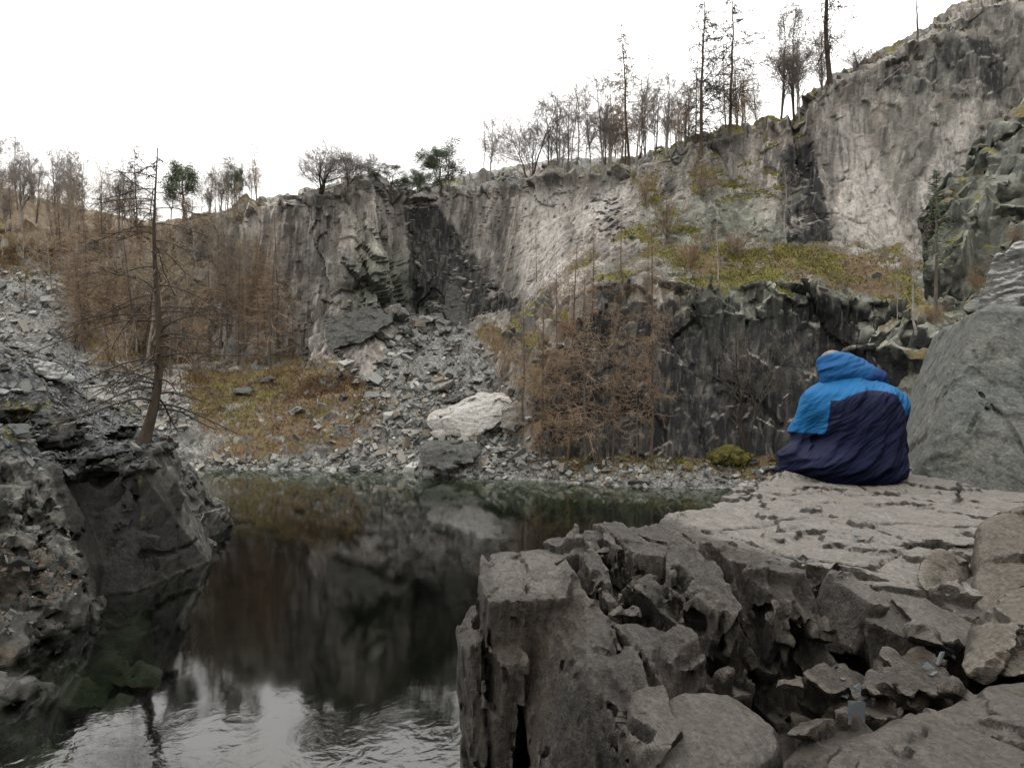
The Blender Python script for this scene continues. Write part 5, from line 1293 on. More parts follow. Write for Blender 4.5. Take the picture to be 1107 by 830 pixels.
def make_scree():
    rg = np.random.default_rng(7)
    V, N = G['Vf'], G['N']
    pxl = G['px']; T = np.repeat(G['T'], G['nc'])
    w = G['scree'] ** 1.5 * (T > 1.02) * (pxl > -120) * (pxl < 900) * (V[:, 1] < 56) * sstep(.15, .5, N[:, 2])
    w *= (.15 + sstep(-.15, .45, fbm(V[:, 0] * .35, V[:, 1] * .35, V[:, 2] * .5, 4, 240)))
    k = pick(w, 19000, rg)
    size = .07 + .36 * rg.random(len(k)) ** 4.0
    a = chips(V[k] + rg.normal(0, .1, (len(k), 3)), N[k], size, 1)
    k = pick(w, 1100, rg); size = .28 + .62 * rg.random(len(k)) ** 2.5
    b = chips(V[k] + rg.normal(0, .12, (len(k), 3)), N[k], size, 2, .4)
    Vv, Qq = join([a, b])
    tag(link('scree', mesh_data('scree', Vv, Qq, M['chips'], False)), 'loose grey slate scree covering the talus slope and the far banks', 'scree', kind='stuff')
    # on the left bank
    LV, LN, lx, ly = G['left']
    w = soft(lx, ly, [[(-150, 345), (0, 378), (100, 395), (176, 470), (150, 510), (60, 512), (0, 500), (-150, 500)]], 8) * sstep(.35, .7, LN[:, 2]) + .25 * soft(lx, ly, [[(-60, 580), (0, 590), (60, 590), (105, 640), (50, 690), (0, 690)]], 8) * sstep(.3, .6, LN[:, 2]) * (LV[:, 2] > .1)
    k = pick(w, 15000, rg); size = .03 + .17 * rg.random(len(k)) ** 4
    a = chips(LV[k] + rg.normal(0, .04, (len(k), 3)), LN[k], size, 3, .22)
    k = pick(w, 240, rg); size = .14 + .34 * rg.random(len(k)) ** 2.0
    b = chips(LV[k] + rg.normal(0, .05, (len(k), 3)), LN[k], size, 4, .24)
    Vv, Qq = join([a, b])
    tag(link('scree', mesh_data('scree_left', Vv, Qq, M['chips_wet'], False)), 'loose slate flakes strewn over the top of the left bank around the bare larch', 'scree', kind='stuff')
    # leaves on the left terrace
    w = soft(lx, ly, [[(-50, 585), (0, 590), (60, 592), (98, 625), (50, 650), (0, 655)]], 6) * sstep(.35, .6, LN[:, 2]) * (LV[:, 2] > .15)
    k = pick(w, 900, rg)
    Vv, Qq = chips(LV[k] + np.array([0, 0, .015]), LN[k], np.full(len(k), .06), 5, .08)
    tag(link('fallen_leaves', mesh_data('fallen_leaves', Vv, Qq, M['leaves'], False)), 'brown fallen leaves lying on the low terrace of the left bank', 'leaves', kind='stuff')
    # dead grass, bracken and moss tufts of the banks and ledges
    def blades(wt, n, h, mat, label, seed, wd=.022, name='dead_grass', lean=.5):
        k = pick(wt, n, rg); p = V[k] + rg.normal(0, .1, (n, 3)) * np.array([1, 1, .2])
        d = rg.normal(0, lean, (n, 3)); d[:, 2] = 1; d /= np.linalg.norm(d, axis=1, keepdims=True)
        s = np.cross(d, rg.normal(size=(n, 3))); s /= np.linalg.norm(s, axis=1, keepdims=True)
        l = h * rg.uniform(.5, 1.3, (n, 1)); d2 = d + rg.normal(0, .5, (n, 3)) - np.array([0, 0, .4])
        Vv = np.stack([p - s * wd, p + s * wd, p + d * l * .6 + s * wd * .7, p + d * l * .6 - s * wd * .7, p + d * l * .6 + d2 * l * .5], 1).reshape(-1, 3)
        i = np.arange(n) * 5
        Qq = np.stack([i, i + 1, i + 2, i + 3], 1); Tq = np.stack([i + 3, i + 2, i + 4], 1)
        tag(link(name, mesh_data(name, Vv, Qq, M[mat], False, T=Tq)), label, 'undergrowth', kind='stuff')
    n3 = fbm(V[:, 0] * .5, V[:, 1] * .5, V[:, 2] * .5, 4, 250)
    lf = G['leaf'] * (pxl > -60) * (pxl < 1080) * (T > 1.05) * (T < 7.6)
    blades(lf ** 2 * sstep(-.1, .35, n3) * (1 - .9 * (pxl > 640)), 30000, .17, 'bracken', 'rust brown dead bracken and larch litter on the far banks and ledge', 1)
    blades(lf * sstep(0, -.4, n3) + .3 * G['moss'] * sstep(.4, .7, N[:, 2]) * (T > 3) * (pxl > 200) * (1 - .7 * (pxl > 640)), 16000, .16, 'grass', 'pale straw coloured grass tufts on the far banks and ledges', 2)
    blades(G['moss'] ** 2 * sstep(.3, .6, N[:, 2]) * (T > 2.5) * (T < 7.8) * (pxl > 380), 16000, .06, 'moss', 'olive green moss cushions on the rock ledges and cliff rims', 3, .025, 'moss_cover', .9)

UB = []
def make_boulders():
    UB.extend(unit_boulders())
    random.seed(3)
    # the two landmark blocks of the talus
    def big(name, pts, mat, label, vox=.06, amp=.12, fr=1.2, seed=1, cat='boulder'):
        q = np.array(pts); g = Grid(q.min(0) - .4, q.max(0) + .4, vox); g.block([tuple(p) for p in q], 0)
        g.band(lambda x, y, z, f: (-amp * worley(x * fr, y * fr, z * fr * 1.6, seed + 400)[2] - amp * .5 * fbm(x * fr * 1.5, y * fr * 1.5, z * fr * 4, 4, seed + 410)).astype(f32), .3)
        return add_rock(name, g, mat, label, cat, .02, 5, seed=seed)
    big('boulder', [P(460, 455, 39), P(470, 472, 38.6), P(515, 476, 38.2), P(548, 450, 38.4), P(552, 434, 39), P(545, 424, 40), P(520, 424, 40.5), P(485, 440, 40), P(465, 446, 40), P(510, 440, 42), P(545, 445, 41.5)], 'boulder_pale', 'largest pale grey tilted boulder low on the talus near the water', seed=1)
    big('boulder', [P(452, 484, 36.6), P(466, 476, 37), P(512, 477, 36.9), P(520, 490, 36.3), P(508, 500, 36.1), P(480, 507, 36), P(458, 500, 36.2), P(460, 480, 39.5), P(515, 482, 39.5)], 'boulder_dark', 'black undercut boulder beneath the largest pale boulder at the shore', seed=2)
    big('boulder', [P(487, 352, 51), P(478, 335, 51.5), P(484, 312, 52.5), P(491, 300, 53), P(500, 318, 52), P(507, 345, 51), P(506, 354, 50.6), P(489, 356, 50.4), P(480, 352, 54), P(505, 352, 54)], 'boulder_dark', 'black pointed slab standing at the foot of the back cliff above the talus', seed=3)
    big('boulder', [P(354, 345, 47), P(380, 337, 46.5), P(405, 330, 46.8), P(424, 336, 47), P(425, 348, 46.2), P(388, 372, 45.2), P(358, 380, 45), P(352, 365, 46), P(355, 360, 49), P(425, 350, 49)], 'boulder_dark', 'dark square faced block at the foot of the buttress above the talus', seed=4)
    for px, py, w, m, k, hz, lb in ((398, 350, 40, 'boulder', 7, 1.1, 'jagged grey block right of the dark square block above the talus'), (430, 346, 46, 'boulder', 3, 1.3, 'long grey slab crowning the head of the talus below the buttress'),
                                    (462, 350, 28, 'boulder_pale', 5, 1.0, 'pale block at the head of the talus left of the black pointed slab'), (415, 368, 34, 'boulder', 0, 1.2, 'grey block below the long slab at the head of the talus'), (442, 362, 22, 'boulder_dark', 2, 1.2, 'dark block wedged at the head of the scree chute')):
        put_boulder(px, py, w, lb, m, k, hz=hz, tilt=.35)
    big('boulder', [P(545, 436, 38), P(566, 436, 38.2), P(578, 452, 37.6), P(560, 466, 37), P(540, 462, 37.2), P(555, 440, 39.6), P(545, 460, 39.4)], 'boulder', 'grey boulder leaning against the right end of the largest pale boulder', seed=6)
    spec = [  # px, py(foot), width px, material, shape, height, label
        (372, 398, 26, 'boulder_pale', 0, .8, 'pale boulder at the upper left edge of the talus beside the dark block'),
        (288, 412, 22, 'boulder_dark', 3, .8, 'dark low boulder on the mossy bank below the brown thicket'),
        (265, 425, 34, 'boulder_dark', 2, .7, 'dark wide flat boulder on the grassy brown bank left of the talus'),
        (320, 446, 20, 'boulder', 5, .9, 'grey boulder half sunk in the brown bank at the edge of the scree'),
        (343, 464, 15, 'boulder_pale', 1, .9, 'small pale upright stone on the scree just above the shore'),
        (475, 420, 46, 'boulder', 9, 1.0, 'long grey slab perched on the talus above the largest pale boulder'),
        (496, 435, 30, 'boulder_dark', 4, 1.0, 'dark boulder tucked behind the top of the largest pale boulder'),
        (444, 470, 26, 'boulder', 7, .8, 'grey boulder left of the largest pale boulder on the talus'),
        (432, 462, 16, 'boulder', 0, .8, 'small grey stone uphill of the shore left of the black undercut boulder'),
        (437, 385, 22, 'boulder_pale', 5, .8, 'pale block in the middle of the scree chute'),
        (455, 372, 30, 'boulder', 2, 1.1, 'flat grey slab tilted across the upper scree chute'),
        (415, 392, 24, 'boulder', 8, .8, 'rounded grey boulder on the left side of the scree chute'),
        (400, 412, 20, 'boulder', 4, .9, 'grey boulder on the brown lower talus beside the bank'),
        (418, 430, 16, 'boulder_pale', 1, .9, 'pale stone low in the middle of the scree chute'),
        (540, 490, 26, 'boulder', 3, .8, 'flat grey boulder on the shore right of the black undercut boulder'),
        (566, 497, 24, 'boulder', 5, .8, 'grey boulder at the foot of the talus near the rusty larches'),
        (528, 508, 22, 'boulder_pale', 2, .8, 'pale flat stone at the waterline below the talus'),
        (600, 505, 14, 'boulder_pale', 0, 1.2, 'pale upright stone at the waterline left of the larch clump'),
        (812, 500, 20, 'boulder_dark', 4, .8, 'dark boulder by the mossy mound on the right hand shore'),
        (835, 510, 36, 'boulder', 6, 1.0, 'flat slate boulder on the shore just left of the person'),
        (720, 529, 16, 'boulder_pale', 8, 1.0, 'pale stone standing at the water below the tall bare larches'),
        (790, 532, 20, 'boulder', 3, .8, 'low flat stone at the water left of the person'),
    ]
    for px, py, w, m, k, hz, lb in spec: put_boulder(px, py, w, lb, m, k, hz=hz, tilt=.3)
    # the rest of the blocks, told apart only by where they lie
    rg = random.Random(5)
    zones = [
        ([(430, 345), (520, 350), (545, 400), (560, 440), (450, 430), (420, 400)], 62, (6, 20), 'grey slate block among others on the upper scree chute below the back cliff', 'blocks on the upper scree chute', ('boulder', 'boulder', 'boulder_dark', 'boulder_pale')),
        ([(395, 430), (460, 425), (455, 500), (340, 503), (360, 470)], 42, (5, 14), 'small grey block among others on the lower talus left of the pale boulder', 'blocks on the lower talus', ('boulder', 'boulder_pale')),
        ([(335, 378), (430, 385), (420, 415), (360, 440), (330, 440)], 34, (5, 16), 'small block among others on the brown slope under the dark square block', 'blocks on the brown slope', ('boulder', 'boulder_dark')),
        ([(240, 500), (450, 501), (450, 511), (240, 508)], 30, (4, 12), 'small stone among others at the left waterline below the brown bank', 'stones along the left waterline', ('boulder', 'boulder_pale', 'boulder_dark')),
        ([(510, 492), (600, 495), (830, 510), (850, 530), (700, 530), (510, 518)], 64, (5, 17), 'small stone among others along the waterline under the rusty larches', 'stones along the right waterline', ('boulder', 'boulder_pale', 'boulder_dark')),
        ([(108, 385), (165, 380), (190, 430), (160, 440), (110, 410)], 22, (8, 18), 'flat slate block in the heap on the bank behind the bare larch trunk', 'blocks behind the bare larch', ('boulder', 'boulder_dark')),
    ]
    for poly, n, (a, b), lb, grp, mats in zones:
        xs, ys = [q[0] for q in poly], [q[1] for q in poly]; c = 0
        while c < n:
            x, y = rg.uniform(min(xs), max(xs)), rg.uniform(min(ys), max(ys))
            if poly_sd(np.array([x], f32), np.array([y], f32), poly)[0] > 0: continue
            put_boulder(x, y, a + (b - a) * rg.random() ** 2, lb, rg.choice(mats), rg.randrange(12), grp, .4, .2, rg.uniform(.7, 1.1)); c += 1
    # slabs of the left bank
    LV, LN, lx, ly = G['left']
    def lground(px, py):
        d = np.hypot(lx - px, ly - py); k = np.nonzero((d < 6) & (LN[:, 2] > .1))[0]
        if len(k) == 0: k = np.array([np.argmin(d)])
        return LV[k[np.argmin(LV[k, 1] + d[k] * .2)]].astype(float)
    big('boulder', [P(34, 388, 20.6), P(60, 392, 20.4), P(82, 408, 20.2), P(80, 413, 20.1), P(54, 409, 20.0), P(38, 404, 20.2), P(36, 392, 21.2), P(80, 408, 21.2)], 'slab_top', 'dark slab with a pale top lying highest on the left bank', .03, .04, 3, 11, 'slab')
    big('boulder', [P(84, 420, 21.4), P(112, 412, 21.6), P(126, 430, 21.2), P(130, 442, 20.9), P(100, 436, 20.8), P(90, 430, 22.5), P(126, 434, 22.2)], 'boulder', 'greenish grey block on the left bank between the pale topped slab and the bare larch', .03, .05, 2.5, 12)
    big('slab', [P(106, 482, 18.9), P(120, 480, 18.9), P(144, 479, 19), P(148, 484, 18.8), P(142, 492, 18.6), P(110, 494, 18.5), P(112, 484, 19.6), P(145, 484, 19.6)], 'boulder', 'flat pale slab on the lip of the left bank below the bare larch', .025, .03, 4, 13, 'slab')
    for px, py, w, m, k, lb in ((20, 424, 26, 'boulder_pale', 10, 'pale flat slate tile on the left bank below the pale topped slab'), (4, 398, 22, 'boulder_dark', 4, 'dark block at the very left edge of the scree bank'),
                                (96, 460, 18, 'boulder', 6, 'thin grey slate flake in the middle of the left bank scree'), (48, 458, 22, 'boulder_dark', 3, 'dark flake over the red leaves on the left bank'),
                                (136, 462, 18, 'boulder', 10, 'thin slate flake just left of the bare larch foot'), (120, 505, 26, 'boulder_dark', 4, 'dark block on the lip of the undercut left bank'),
                                (146, 506, 18, 'boulder_dark', 2, 'small dark wedge at the right end of the undercut lip'), (230, 585, 12, 'boulder', 1, 'small pale stone at the water by the right corner of the left bank')):
        p = lground(px, py) if px < 200 else P(px, py, 21.8) * np.array([1, 1, 0])
        put_boulder(px, py, w, lb, m, k, pos=p, tilt=.2)
    # bluish flakes dropped in the gully of the near ledge and on its top
    rg2 = np.random.default_rng(9)
    for cx, cy, Y, n, sz, lb, grp in ((925, 750, 2.18, 6, .045, 'small bluish slate flake in the gully of the near ledge', 'slate flakes in the gully'), (1018, 716, 2.32, 5, .05, 'small grey slate flake wedged at the foot of the brown boulder', 'slate flakes below the brown boulder'),
                                (930, 585, 3.2, 7, .04, 'small slate flake lying on the flat top of the ledge', 'slate flakes on the flat ledge')):
        for j in range(n):
            FL.append((cx + rg2.normal(0, 16), cy + rg2.normal(0, 8), sz * rg2.uniform(.5, 1.3), lb, grp))
FL = []
def drop_flakes():
    dg = bpy.context.evaluated_depsgraph_get()
    rg = np.random.default_rng(11); me = None
    for px, py, s, lb, grp in FL:
        d = P(px, py, 1.0) - np.array([0, 0, H]); d /= np.linalg.norm(d)
        ok, loc, nor, _, ob, _ = S.ray_cast(dg, Vector((0, 0, H)), Vector(d))
        if not ok: continue
        if nor.z < .2: nor = Vector((0, 0, 1))
        if me is None:
            mes = []
            for q in range(4):
                a, b = chips(np.zeros((1, 3)), np.array([[0, 0, 1.0]]), np.array([1.0]), 20 + q, .12); mes.append(mesh_data('slate_flake', a, b, M['chips_blue'], False))
            me = mes
        o = link('slate_flake', me[rg.integers(4)]); o.scale = (s, s, s)
        o.location = loc + nor * s * .05; o.rotation_mode = 'QUATERNION'
        o.rotation_quaternion = Vector((0, 0, 1)).rotation_difference(nor) @ Euler((0, 0, rg.uniform(0, 6))).to_quaternion()
        tag(o, lb, 'slate flake', grp)
# ------------------------------------------------------------------ trees, one by one
def grow(key, name, px, pyb, pyt, label, group=None, on=None, dpx=0, cat='tree', fat=1.0, tilt=None, sink=.15):
    """foot at (px,pyb) on the ground (or on profile row `on`), top reaching row pyt"""
    p = ground(px, pyb) if on is None else at_row(px, on)
    h = (proj(p)[1] - pyt) / F * p[1] + sink
    if h < .3: h = .6
    ty = math.atan2(dpx / F * p[1], h) if tilt is None else tilt
    return plant(key, name, (p[0], p[1], p[2] - sink), h, label, cat, group, tilt=(random.uniform(-.04, .04), ty), fat=fat, rot=None if not dpx else random.uniform(-.3, .3))

def make_plants():
    random.seed(12)
    # ---- the bare larch of the left bank
    LV, LN, lx, ly = G['left']
    k = np.nonzero((np.hypot(lx - 153, ly - 474) < 5) & (LN[:, 2] > .2))[0]
    b = LV[k[np.argmin(LV[k, 1])]] if len(k) else P(153, 474, 20.3)
    hgt = (474 - 149) / F * b[1]
    plant('spire', 'larch_tree', (b[0], b[1], b[2] - .1), hgt, 'bare dark larch with long drooping limbs leaning from the lip of the left bank', rot=0.0, fat=1.05)
    # ---- skyline, left to right
    t = grow
    t('birch_a', 'birch_tree', 34, 240, 196, 'tallest bare tree on the hill at the far left edge of the skyline', on=8.6)
    t('larch_sky', 'larch_tree', 110, 255, 198, 'dark thin larch on the left skyline at the end of the hillside wood', on=7.6)
    t('larch_sky_b', 'larch_tree', 148, 255, 156, 'tallest bare larch on the left skyline, just behind the top of the drooping larch', on=7.5)
    t('birch_c', 'birch_tree', 128, 255, 186, 'bare grey tree between the two dark larches on the left skyline', on=7.6)
    t('pine_c', 'pine_tree', 196, 250, 174, 'small dark green pine behind the top of the drooping larch', on=7.5)
    t('birch_b', 'birch_tree', 226, 240, 186, 'bare twin stemmed tree left of the green topped one on the left skyline', on=7.4)
    t('birch_a', 'birch_tree', 255, 232, 170, 'tall bare tree on the left skyline above the grey notch in the cliff', on=7.5)
    t('pine_b', 'pine_tree', 264, 232, 178, 'green crowned small pine among bare trees at the left end of the cliff top', on=7.7, fat=.55)
    t('birch_c', 'birch_tree', 243, 236, 178, 'slender bare tree beside the small green crowned pine', on=7.5)
    t('oak', 'oak_tree', 347, 220, 151, 'bare tree with a round dome of branches on the edge of the buttress', on=7.1, fat=2.3)
    t('spreader', 'oak_tree', 378, 210, 160, 'bare tree leaning right beside the domed one on the buttress', on=7.1, dpx=14, fat=1.7)
    t('birch_thin', 'birch_tree', 332, 222, 176, 'thin bare sapling left of the domed tree on the buttress', on=7.15)
    t('birch_thin', 'birch_tree', 402, 205, 166, 'thin pale sapling between the domed tree and the low pine', on=7.15)
    t('pine_a', 'pine_tree', 424, 214, 174, 'low wide green pine on the cliff top above the notch', on=7.03, fat=2.3)
    t('pine_b', 'pine_tree', 476, 212, 154, 'taller green pine with open crown on the cliff top right of the low one', on=7.2, fat=1.3)
    t('pine_a', 'pine_tree', 452, 212, 181, 'small green pine squeezed between the low wide pine and the taller one', on=7.4, fat=1.1)
    t('birch_thin', 'birch_tree', 487, 208, 138, 'thin dead leaning spike rising through the taller pine', on=7.3, dpx=-6)
    for px, pyt, key, lb in ((524, 128, 'birch_thin', 'left one of the two white stemmed birches at the left end of the birch row'), (531, 118, 'birch_a', 'right one of the two white stemmed birches at the left end of the birch row')):
        t(key, 'birch_tree', px, 198, pyt, lb, on=7.1)
    t('spreader', 'hazel_tree', 574, 194, 116, 'dark multi stemmed tree fanning out low over the cliff edge among birches', on=7.05, fat=1.2)
    t('birch_b', 'birch_tree', 592, 192, 108, 'grey birch just right of the dark fanning tree', on=7.3)
    t('birch_thin', 'birch_tree', 604, 192, 92, 'thin straight birch rising above its neighbours right of the fanning tree', on=7.2)
    t('birch_c', 'birch_tree', 612, 190, 100, 'white footed birch standing on the cliff edge, left of a bare pole', on=7.05)
    t('birch_thin', 'birch_tree', 618, 190, 88, 'bare straight pole of a birch with hardly any twigs', on=7.05, dpx=6, fat=.8)
    t('birch_a', 'birch_tree', 640, 186, 98, 'birch with a hazy grey crown left of a pair of thin stems', on=7.3)
    t('birch_b', 'birch_tree', 652, 186, 80, 'twin stemmed birch left of the tall rusty larch', on=7.2)
    t('birch_a', 'birch_tree', 662, 184, 106, 'small birch close under the left side of the tall rusty larch', on=7.15)
    t('larch_rust', 'larch_tree', 681, 186, 27, 'tall rusty brown larch, leftmost of the tall trees on the cliff top', on=7.3, fat=1.05)
    t('larch_thin', 'larch_tree', 676, 186, 70, 'thin brown larch pressed against the tall rusty one', on=7.4)
    t('birch_thin', 'birch_tree', 690, 184, 58, 'thin leaning stem just right of the tall rusty larch', on=7.3, dpx=14)
    t('birch_c', 'birch_tree', 706, 182, 84, 'bare grey birch between the rusty larch and the two tall larches', on=7.4)
    t('birch_b', 'birch_tree', 722, 176, 80, 'bushy bare birch on the mossy rim left of the two tall larches', on=7.2)
    t('brown_a', 'birch_tree', 736, 170, 96, 'low brown tangle of a birch at the foot of the left tall larch', on=7.1)
    t('larch_sky', 'larch_tree', 757, 190, -12, 'tall bare larch standing in front of the mossy rim, its top cut by the frame', on=6.75, fat=1.05)
    t('larch_thin', 'larch_tree', 748, 168, 62, 'thin young larch just left of the tall one on the mossy rim', on=7.2)
    t('larch_sky_b', 'larch_tree', 790, 152, -16, 'tall bare larch right of the other tall one, on the mossy rim', on=7.05, fat=1.1)
    t('larch_thin', 'larch_tree', 784, 152, 50, 'thin larch standing close behind the right tall larch', on=7.4)
    t('ash', 'ash_tree', 843, 144, 6, 'bare ash with two straight stems between the tall larches and the pine trunk', on=7.2)
    t('birch_a', 'birch_tree', 865, 140, 28, 'bare birch right of the two stemmed ash', on=7.2, fat=.8)
    t('birch_b', 'birch_tree', 884, 118, 38, 'brownish bare tree close left of the thick pine trunk', on=7.4)
    t('pine_tall', 'pine_tree', 900, 92, -110, 'thick straight trunk with long side limbs on the rising cliff edge, cut by the frame', on=7.1, fat=1.3)
    t('oak', 'birch_tree', 925, 84, 36, 'round bare crown showing over the cliff edge right of the thick trunk', on=7.7, fat=1.2)
    t('brown_a', 'birch_tree', 948, 74, 44, 'low bare twigs over the cliff edge, rightmost of the skyline crowns', on=7.5)
    t('snag', 'dead_tree', 992, 50, -10, 'dead forked snag alone on the bare rock edge at the upper right', on=7.05, fat=.8)
    # ---- ledge of the right wall
    t('larch_thin', 'larch_tree', 579, 305, 247, 'small thin conifer on the mossy diagonal ledge before the back cliff', fat=.9)
    t('birch_thin', 'birch_tree', 850, 264, 176, 'pale leaning birch against the black streak of the right cliff', dpx=-2, fat=1.3)
    t('sapling', 'sapling', 776, 302, 238, 'bare pale sapling on the mossy ledge above the dark wall')
    t('bush_red', 'bush', 745, 290, 250, 'brown bush on the ledge left of the pale sapling', cat='bush')
    t('bush_red', 'bush', 800, 278, 244, 'wide brown bush on the ledge right of the pale sapling', cat='bush')
    t('bush', 'bush', 722, 262, 205, 'tangled brown scrub on the rock rib above the dark wall', cat='bush')
    t('bush', 'bush', 757, 215, 165, 'brown scrub around the foot of the left tall larch', cat='bush')
    t('bush', 'bush', 700, 225, 180, 'brown scrub below the cliff edge right of the pale rock patch', cat='bush')
    # ---- saplings on the right crag
    RV, RN, rx, ry = G['rb']
    def rground(px, py):
        k = np.nonzero((np.hypot(rx - px, ry - py) < 6) & (RN[:, 2] > 0))[0]
        if not len(k): k = np.array([np.argmin(np.hypot(rx - px, ry - py))])
        return RV[k[np.argmin(RV[k, 1])]].astype(float)
    for key, px, pyb, pyt, nm, lb in (('birch_thin', 987, 352, 225, 'birch_tree', 'thin pale birch sapling on the ledge of the right crag'), ('spruce', 1016, 335, 178, 'spruce_tree', 'thin young spruce with green needles at the foot of the right crag'),
                                      ('sapling', 966, 345, 290, 'sapling', 'small bare sapling left of the thin pale birch on the right crag')):
        p = rground(px, pyb); plant(key, nm, (p[0], p[1], p[2] - .1), (proj(p)[1] - pyt) / F * p[1], lb, tilt=(0, -.05), fat=1.0 if key != 'spruce' else .95)
    for px, py in ((1060, 315), (1010, 345), (1095, 262)):
        p = rground(px, py); plant('bush_red', 'grass_tuft', (p[0], p[1], p[2] - .05), .55, 'rusty tuft of dead grass on the ledge of the right crag', 'tuft', 'dead tufts on the right crag')
    # ---- rusty larches in front of the dark wall
    t('larch_a', 'larch_tree', 705, 497, 246, 'tallest rusty larch before the dark wall, with a bare straight lower trunk', fat=1.0)
    t('larch_b', 'larch_tree', 614, 497, 268, 'broad rusty larch standing at the right foot of the talus')
    t('larch_b', 'larch_tree', 585, 500, 330, 'smaller rusty larch between the largest pale boulder and the broad larch', fat=1.1)
    t('larch_c', 'larch_tree', 633, 498, 300, 'brown larch close behind the broad rusty one')
    t('larch_c', 'larch_tree', 566, 470, 330, 'brown larch up the slope, leftmost of the larches by the dark wall')
    t('larch_a', 'larch_tree', 662, 495, 320, 'rusty larch between the broad one and the tallest one', fat=.8)
    t('larch_b', 'larch_tree', 602, 420, 290, 'rusty larch rooted on the mossy step above the talus foot', fat=.9)
    t('larch_thin', 'larch_tree', 690, 496, 360, 'thin young larch left of the tallest rusty larch')
    t('larch_a', 'larch_tree', 640, 345, 232, 'rusty larch on the ledge top above the broad larch', fat=.9)
    t('larch_c', 'larch_tree', 672, 330, 230, 'brown larch on the ledge top left of the tallest rusty larch', fat=.9)
    t('larch_b', 'larch_tree', 700, 318, 240, 'rusty larch on the ledge top directly behind the tallest one', fat=.8)
    t('shore_tree', 'alder_tree', 807, 492, 352, 'bare grey many stemmed tree in front of the dark wall left of the person', fat=1.1)
    t('shore_tree', 'sapling', 648, 508, 452, 'low bare bush on the shore between the larch trunks', cat='bush')
    t('bush', 'bush', 545, 420, 375, 'brown bush beside the top of the largest pale boulder', cat='bush')
    # mossy mound at the foot of the wall
    p = ground(790, 497)
    g = Grid(np.array(p) - (1.5, 1.2, .6), np.array(p) + (1.5, 1.2, 1.3), .06); g.ell(p + np.array([0, .2, .1]), (.95, .7, .5), 0)
    g.band(lambda x, y, z, f: (-.4 * fbm(x * 1.9, y * 1.9, z * 1.9, 5, 260, .65)).astype(f32), .4)
    add_rock('mossy_mound', g, 'moss', 'green moss covered mound at the foot of the dark wall', 'mound', .03, 8)
    # ---- brown thicket below the left cliff
    rg = random.Random(4)
    thick = ['brown_a', 'brown_b', 'larch_c', 'larch_b', 'larch_a', 'larch_thin', 'larch_c', 'birch_c', 'brown_b']
    lab = 'brown bare young tree in the dense thicket under the left cliff'
    def rnd_group(n, x0, x1, yb, hh, keys, label, group, ok=lambda x, y: True, name='young_tree'):
        c = 0
        while c < n:
            x = rg.uniform(x0, x1); y = rg.uniform(*yb(x))
            if not ok(x, y): continue
            p = ground(x, y); h = rg.uniform(*hh)
            key = rg.choice(keys)
            plant(key, name, (p[0], p[1], p[2] - .15), h, label, 'tree', group, tilt=(rg.uniform(-.12, .12), rg.uniform(-.13, .13)), fat=rg.uniform(.8, 1.5)); c += 1
    rnd_group(38, 62, 325, lambda x: (np.interp(x, [60, 100, 200, 335], [330, 345, 350, 362]), np.interp(x, [60, 100, 200, 335], [350, 400, 408, 396])), (3.2, 7.8), thick, lab, 'thicket under the left cliff', name='young_tree')
    rnd_group(26, 20, 265, lambda x: (262, 335), (2.5, 6), thick, 'brown bare tree on the steep brown slope above the thicket', 'trees on the slope above the thicket', name='young_tree')
    t('larch_c', 'larch_tree', 302, 392, 232, 'reddish larch reaching highest up the grey left cliff', fat=.9)
    t('larch_b', 'larch_tree', 280, 395, 255, 'rusty larch left of the reddish one against the grey left cliff', fat=.8)
    t('larch_a', 'larch_tree', 258, 395, 262, 'rusty larch at the left corner of the grey cliff', fat=.8)
    # ---- wood on the hill at the left edge
    wood = ['birch_a', 'birch_b', 'birch_c', 'brown_b', 'brown_a', 'ash']
    def hill(n, x0, x1, t0, t1, hh, label, group):
        for _ in range(n):
            x = rg.uniform(x0, x1); p = at_row(x, rg.uniform(t0, t1))
            plant(rg.choice(wood), 'bare_tree', (p[0], p[1], p[2] - .2), rg.uniform(*hh), label, 'tree', group, tilt=(rg.uniform(-.05, .05), rg.uniform(-.05, .05)), fat=rg.uniform(.8, 1.2))
    hill(46, -60, 135, 7.3, 8.95, (3.5, 7.0), 'bare grey tree in the wood covering the hillside at the far left', 'wood on the left hillside')
    hill(22, 120, 290, 7.3, 8.8, (2.5, 5.0), 'low bare tree behind the rim of the left cliff', 'trees behind the left rim')
    hill(22, 585, 770, 7.4, 8.6, (3.5, 7.5), 'thin bare birch in the row behind the middle cliff edge', 'birches behind the middle rim')
    hill(10, 790, 895, 7.2, 8.4, (3.5, 7.5), 'thin bare tree behind the mossy rim left of the thick trunk', 'trees behind the mossy rim')
    # dead branch reaching over the water from the left bank corner
    rgn = np.random.default_rng(3)
    b0 = P(205, 560, 20.6); path = np.array([b0, P(215, 556, 20.5), P(224, 553, 20.4), P(234, 550, 20.3)])[None]
    r0 = np.array([[.018, .015, .012, .008]])
    c, cr = spawn(rgn, path, r0, 7, .15, 1, 45, 15, .55, .3, .05, 4, .15, .7, .006, .3)
    V, Q = join([tubes(path, r0, 5), tubes(c, cr, 4)])
    tag(link('branch', mesh_data('branch', V, Q, M['bark_birch'])), 'pale dead branch reaching over the water from the left bank corner', 'branch')
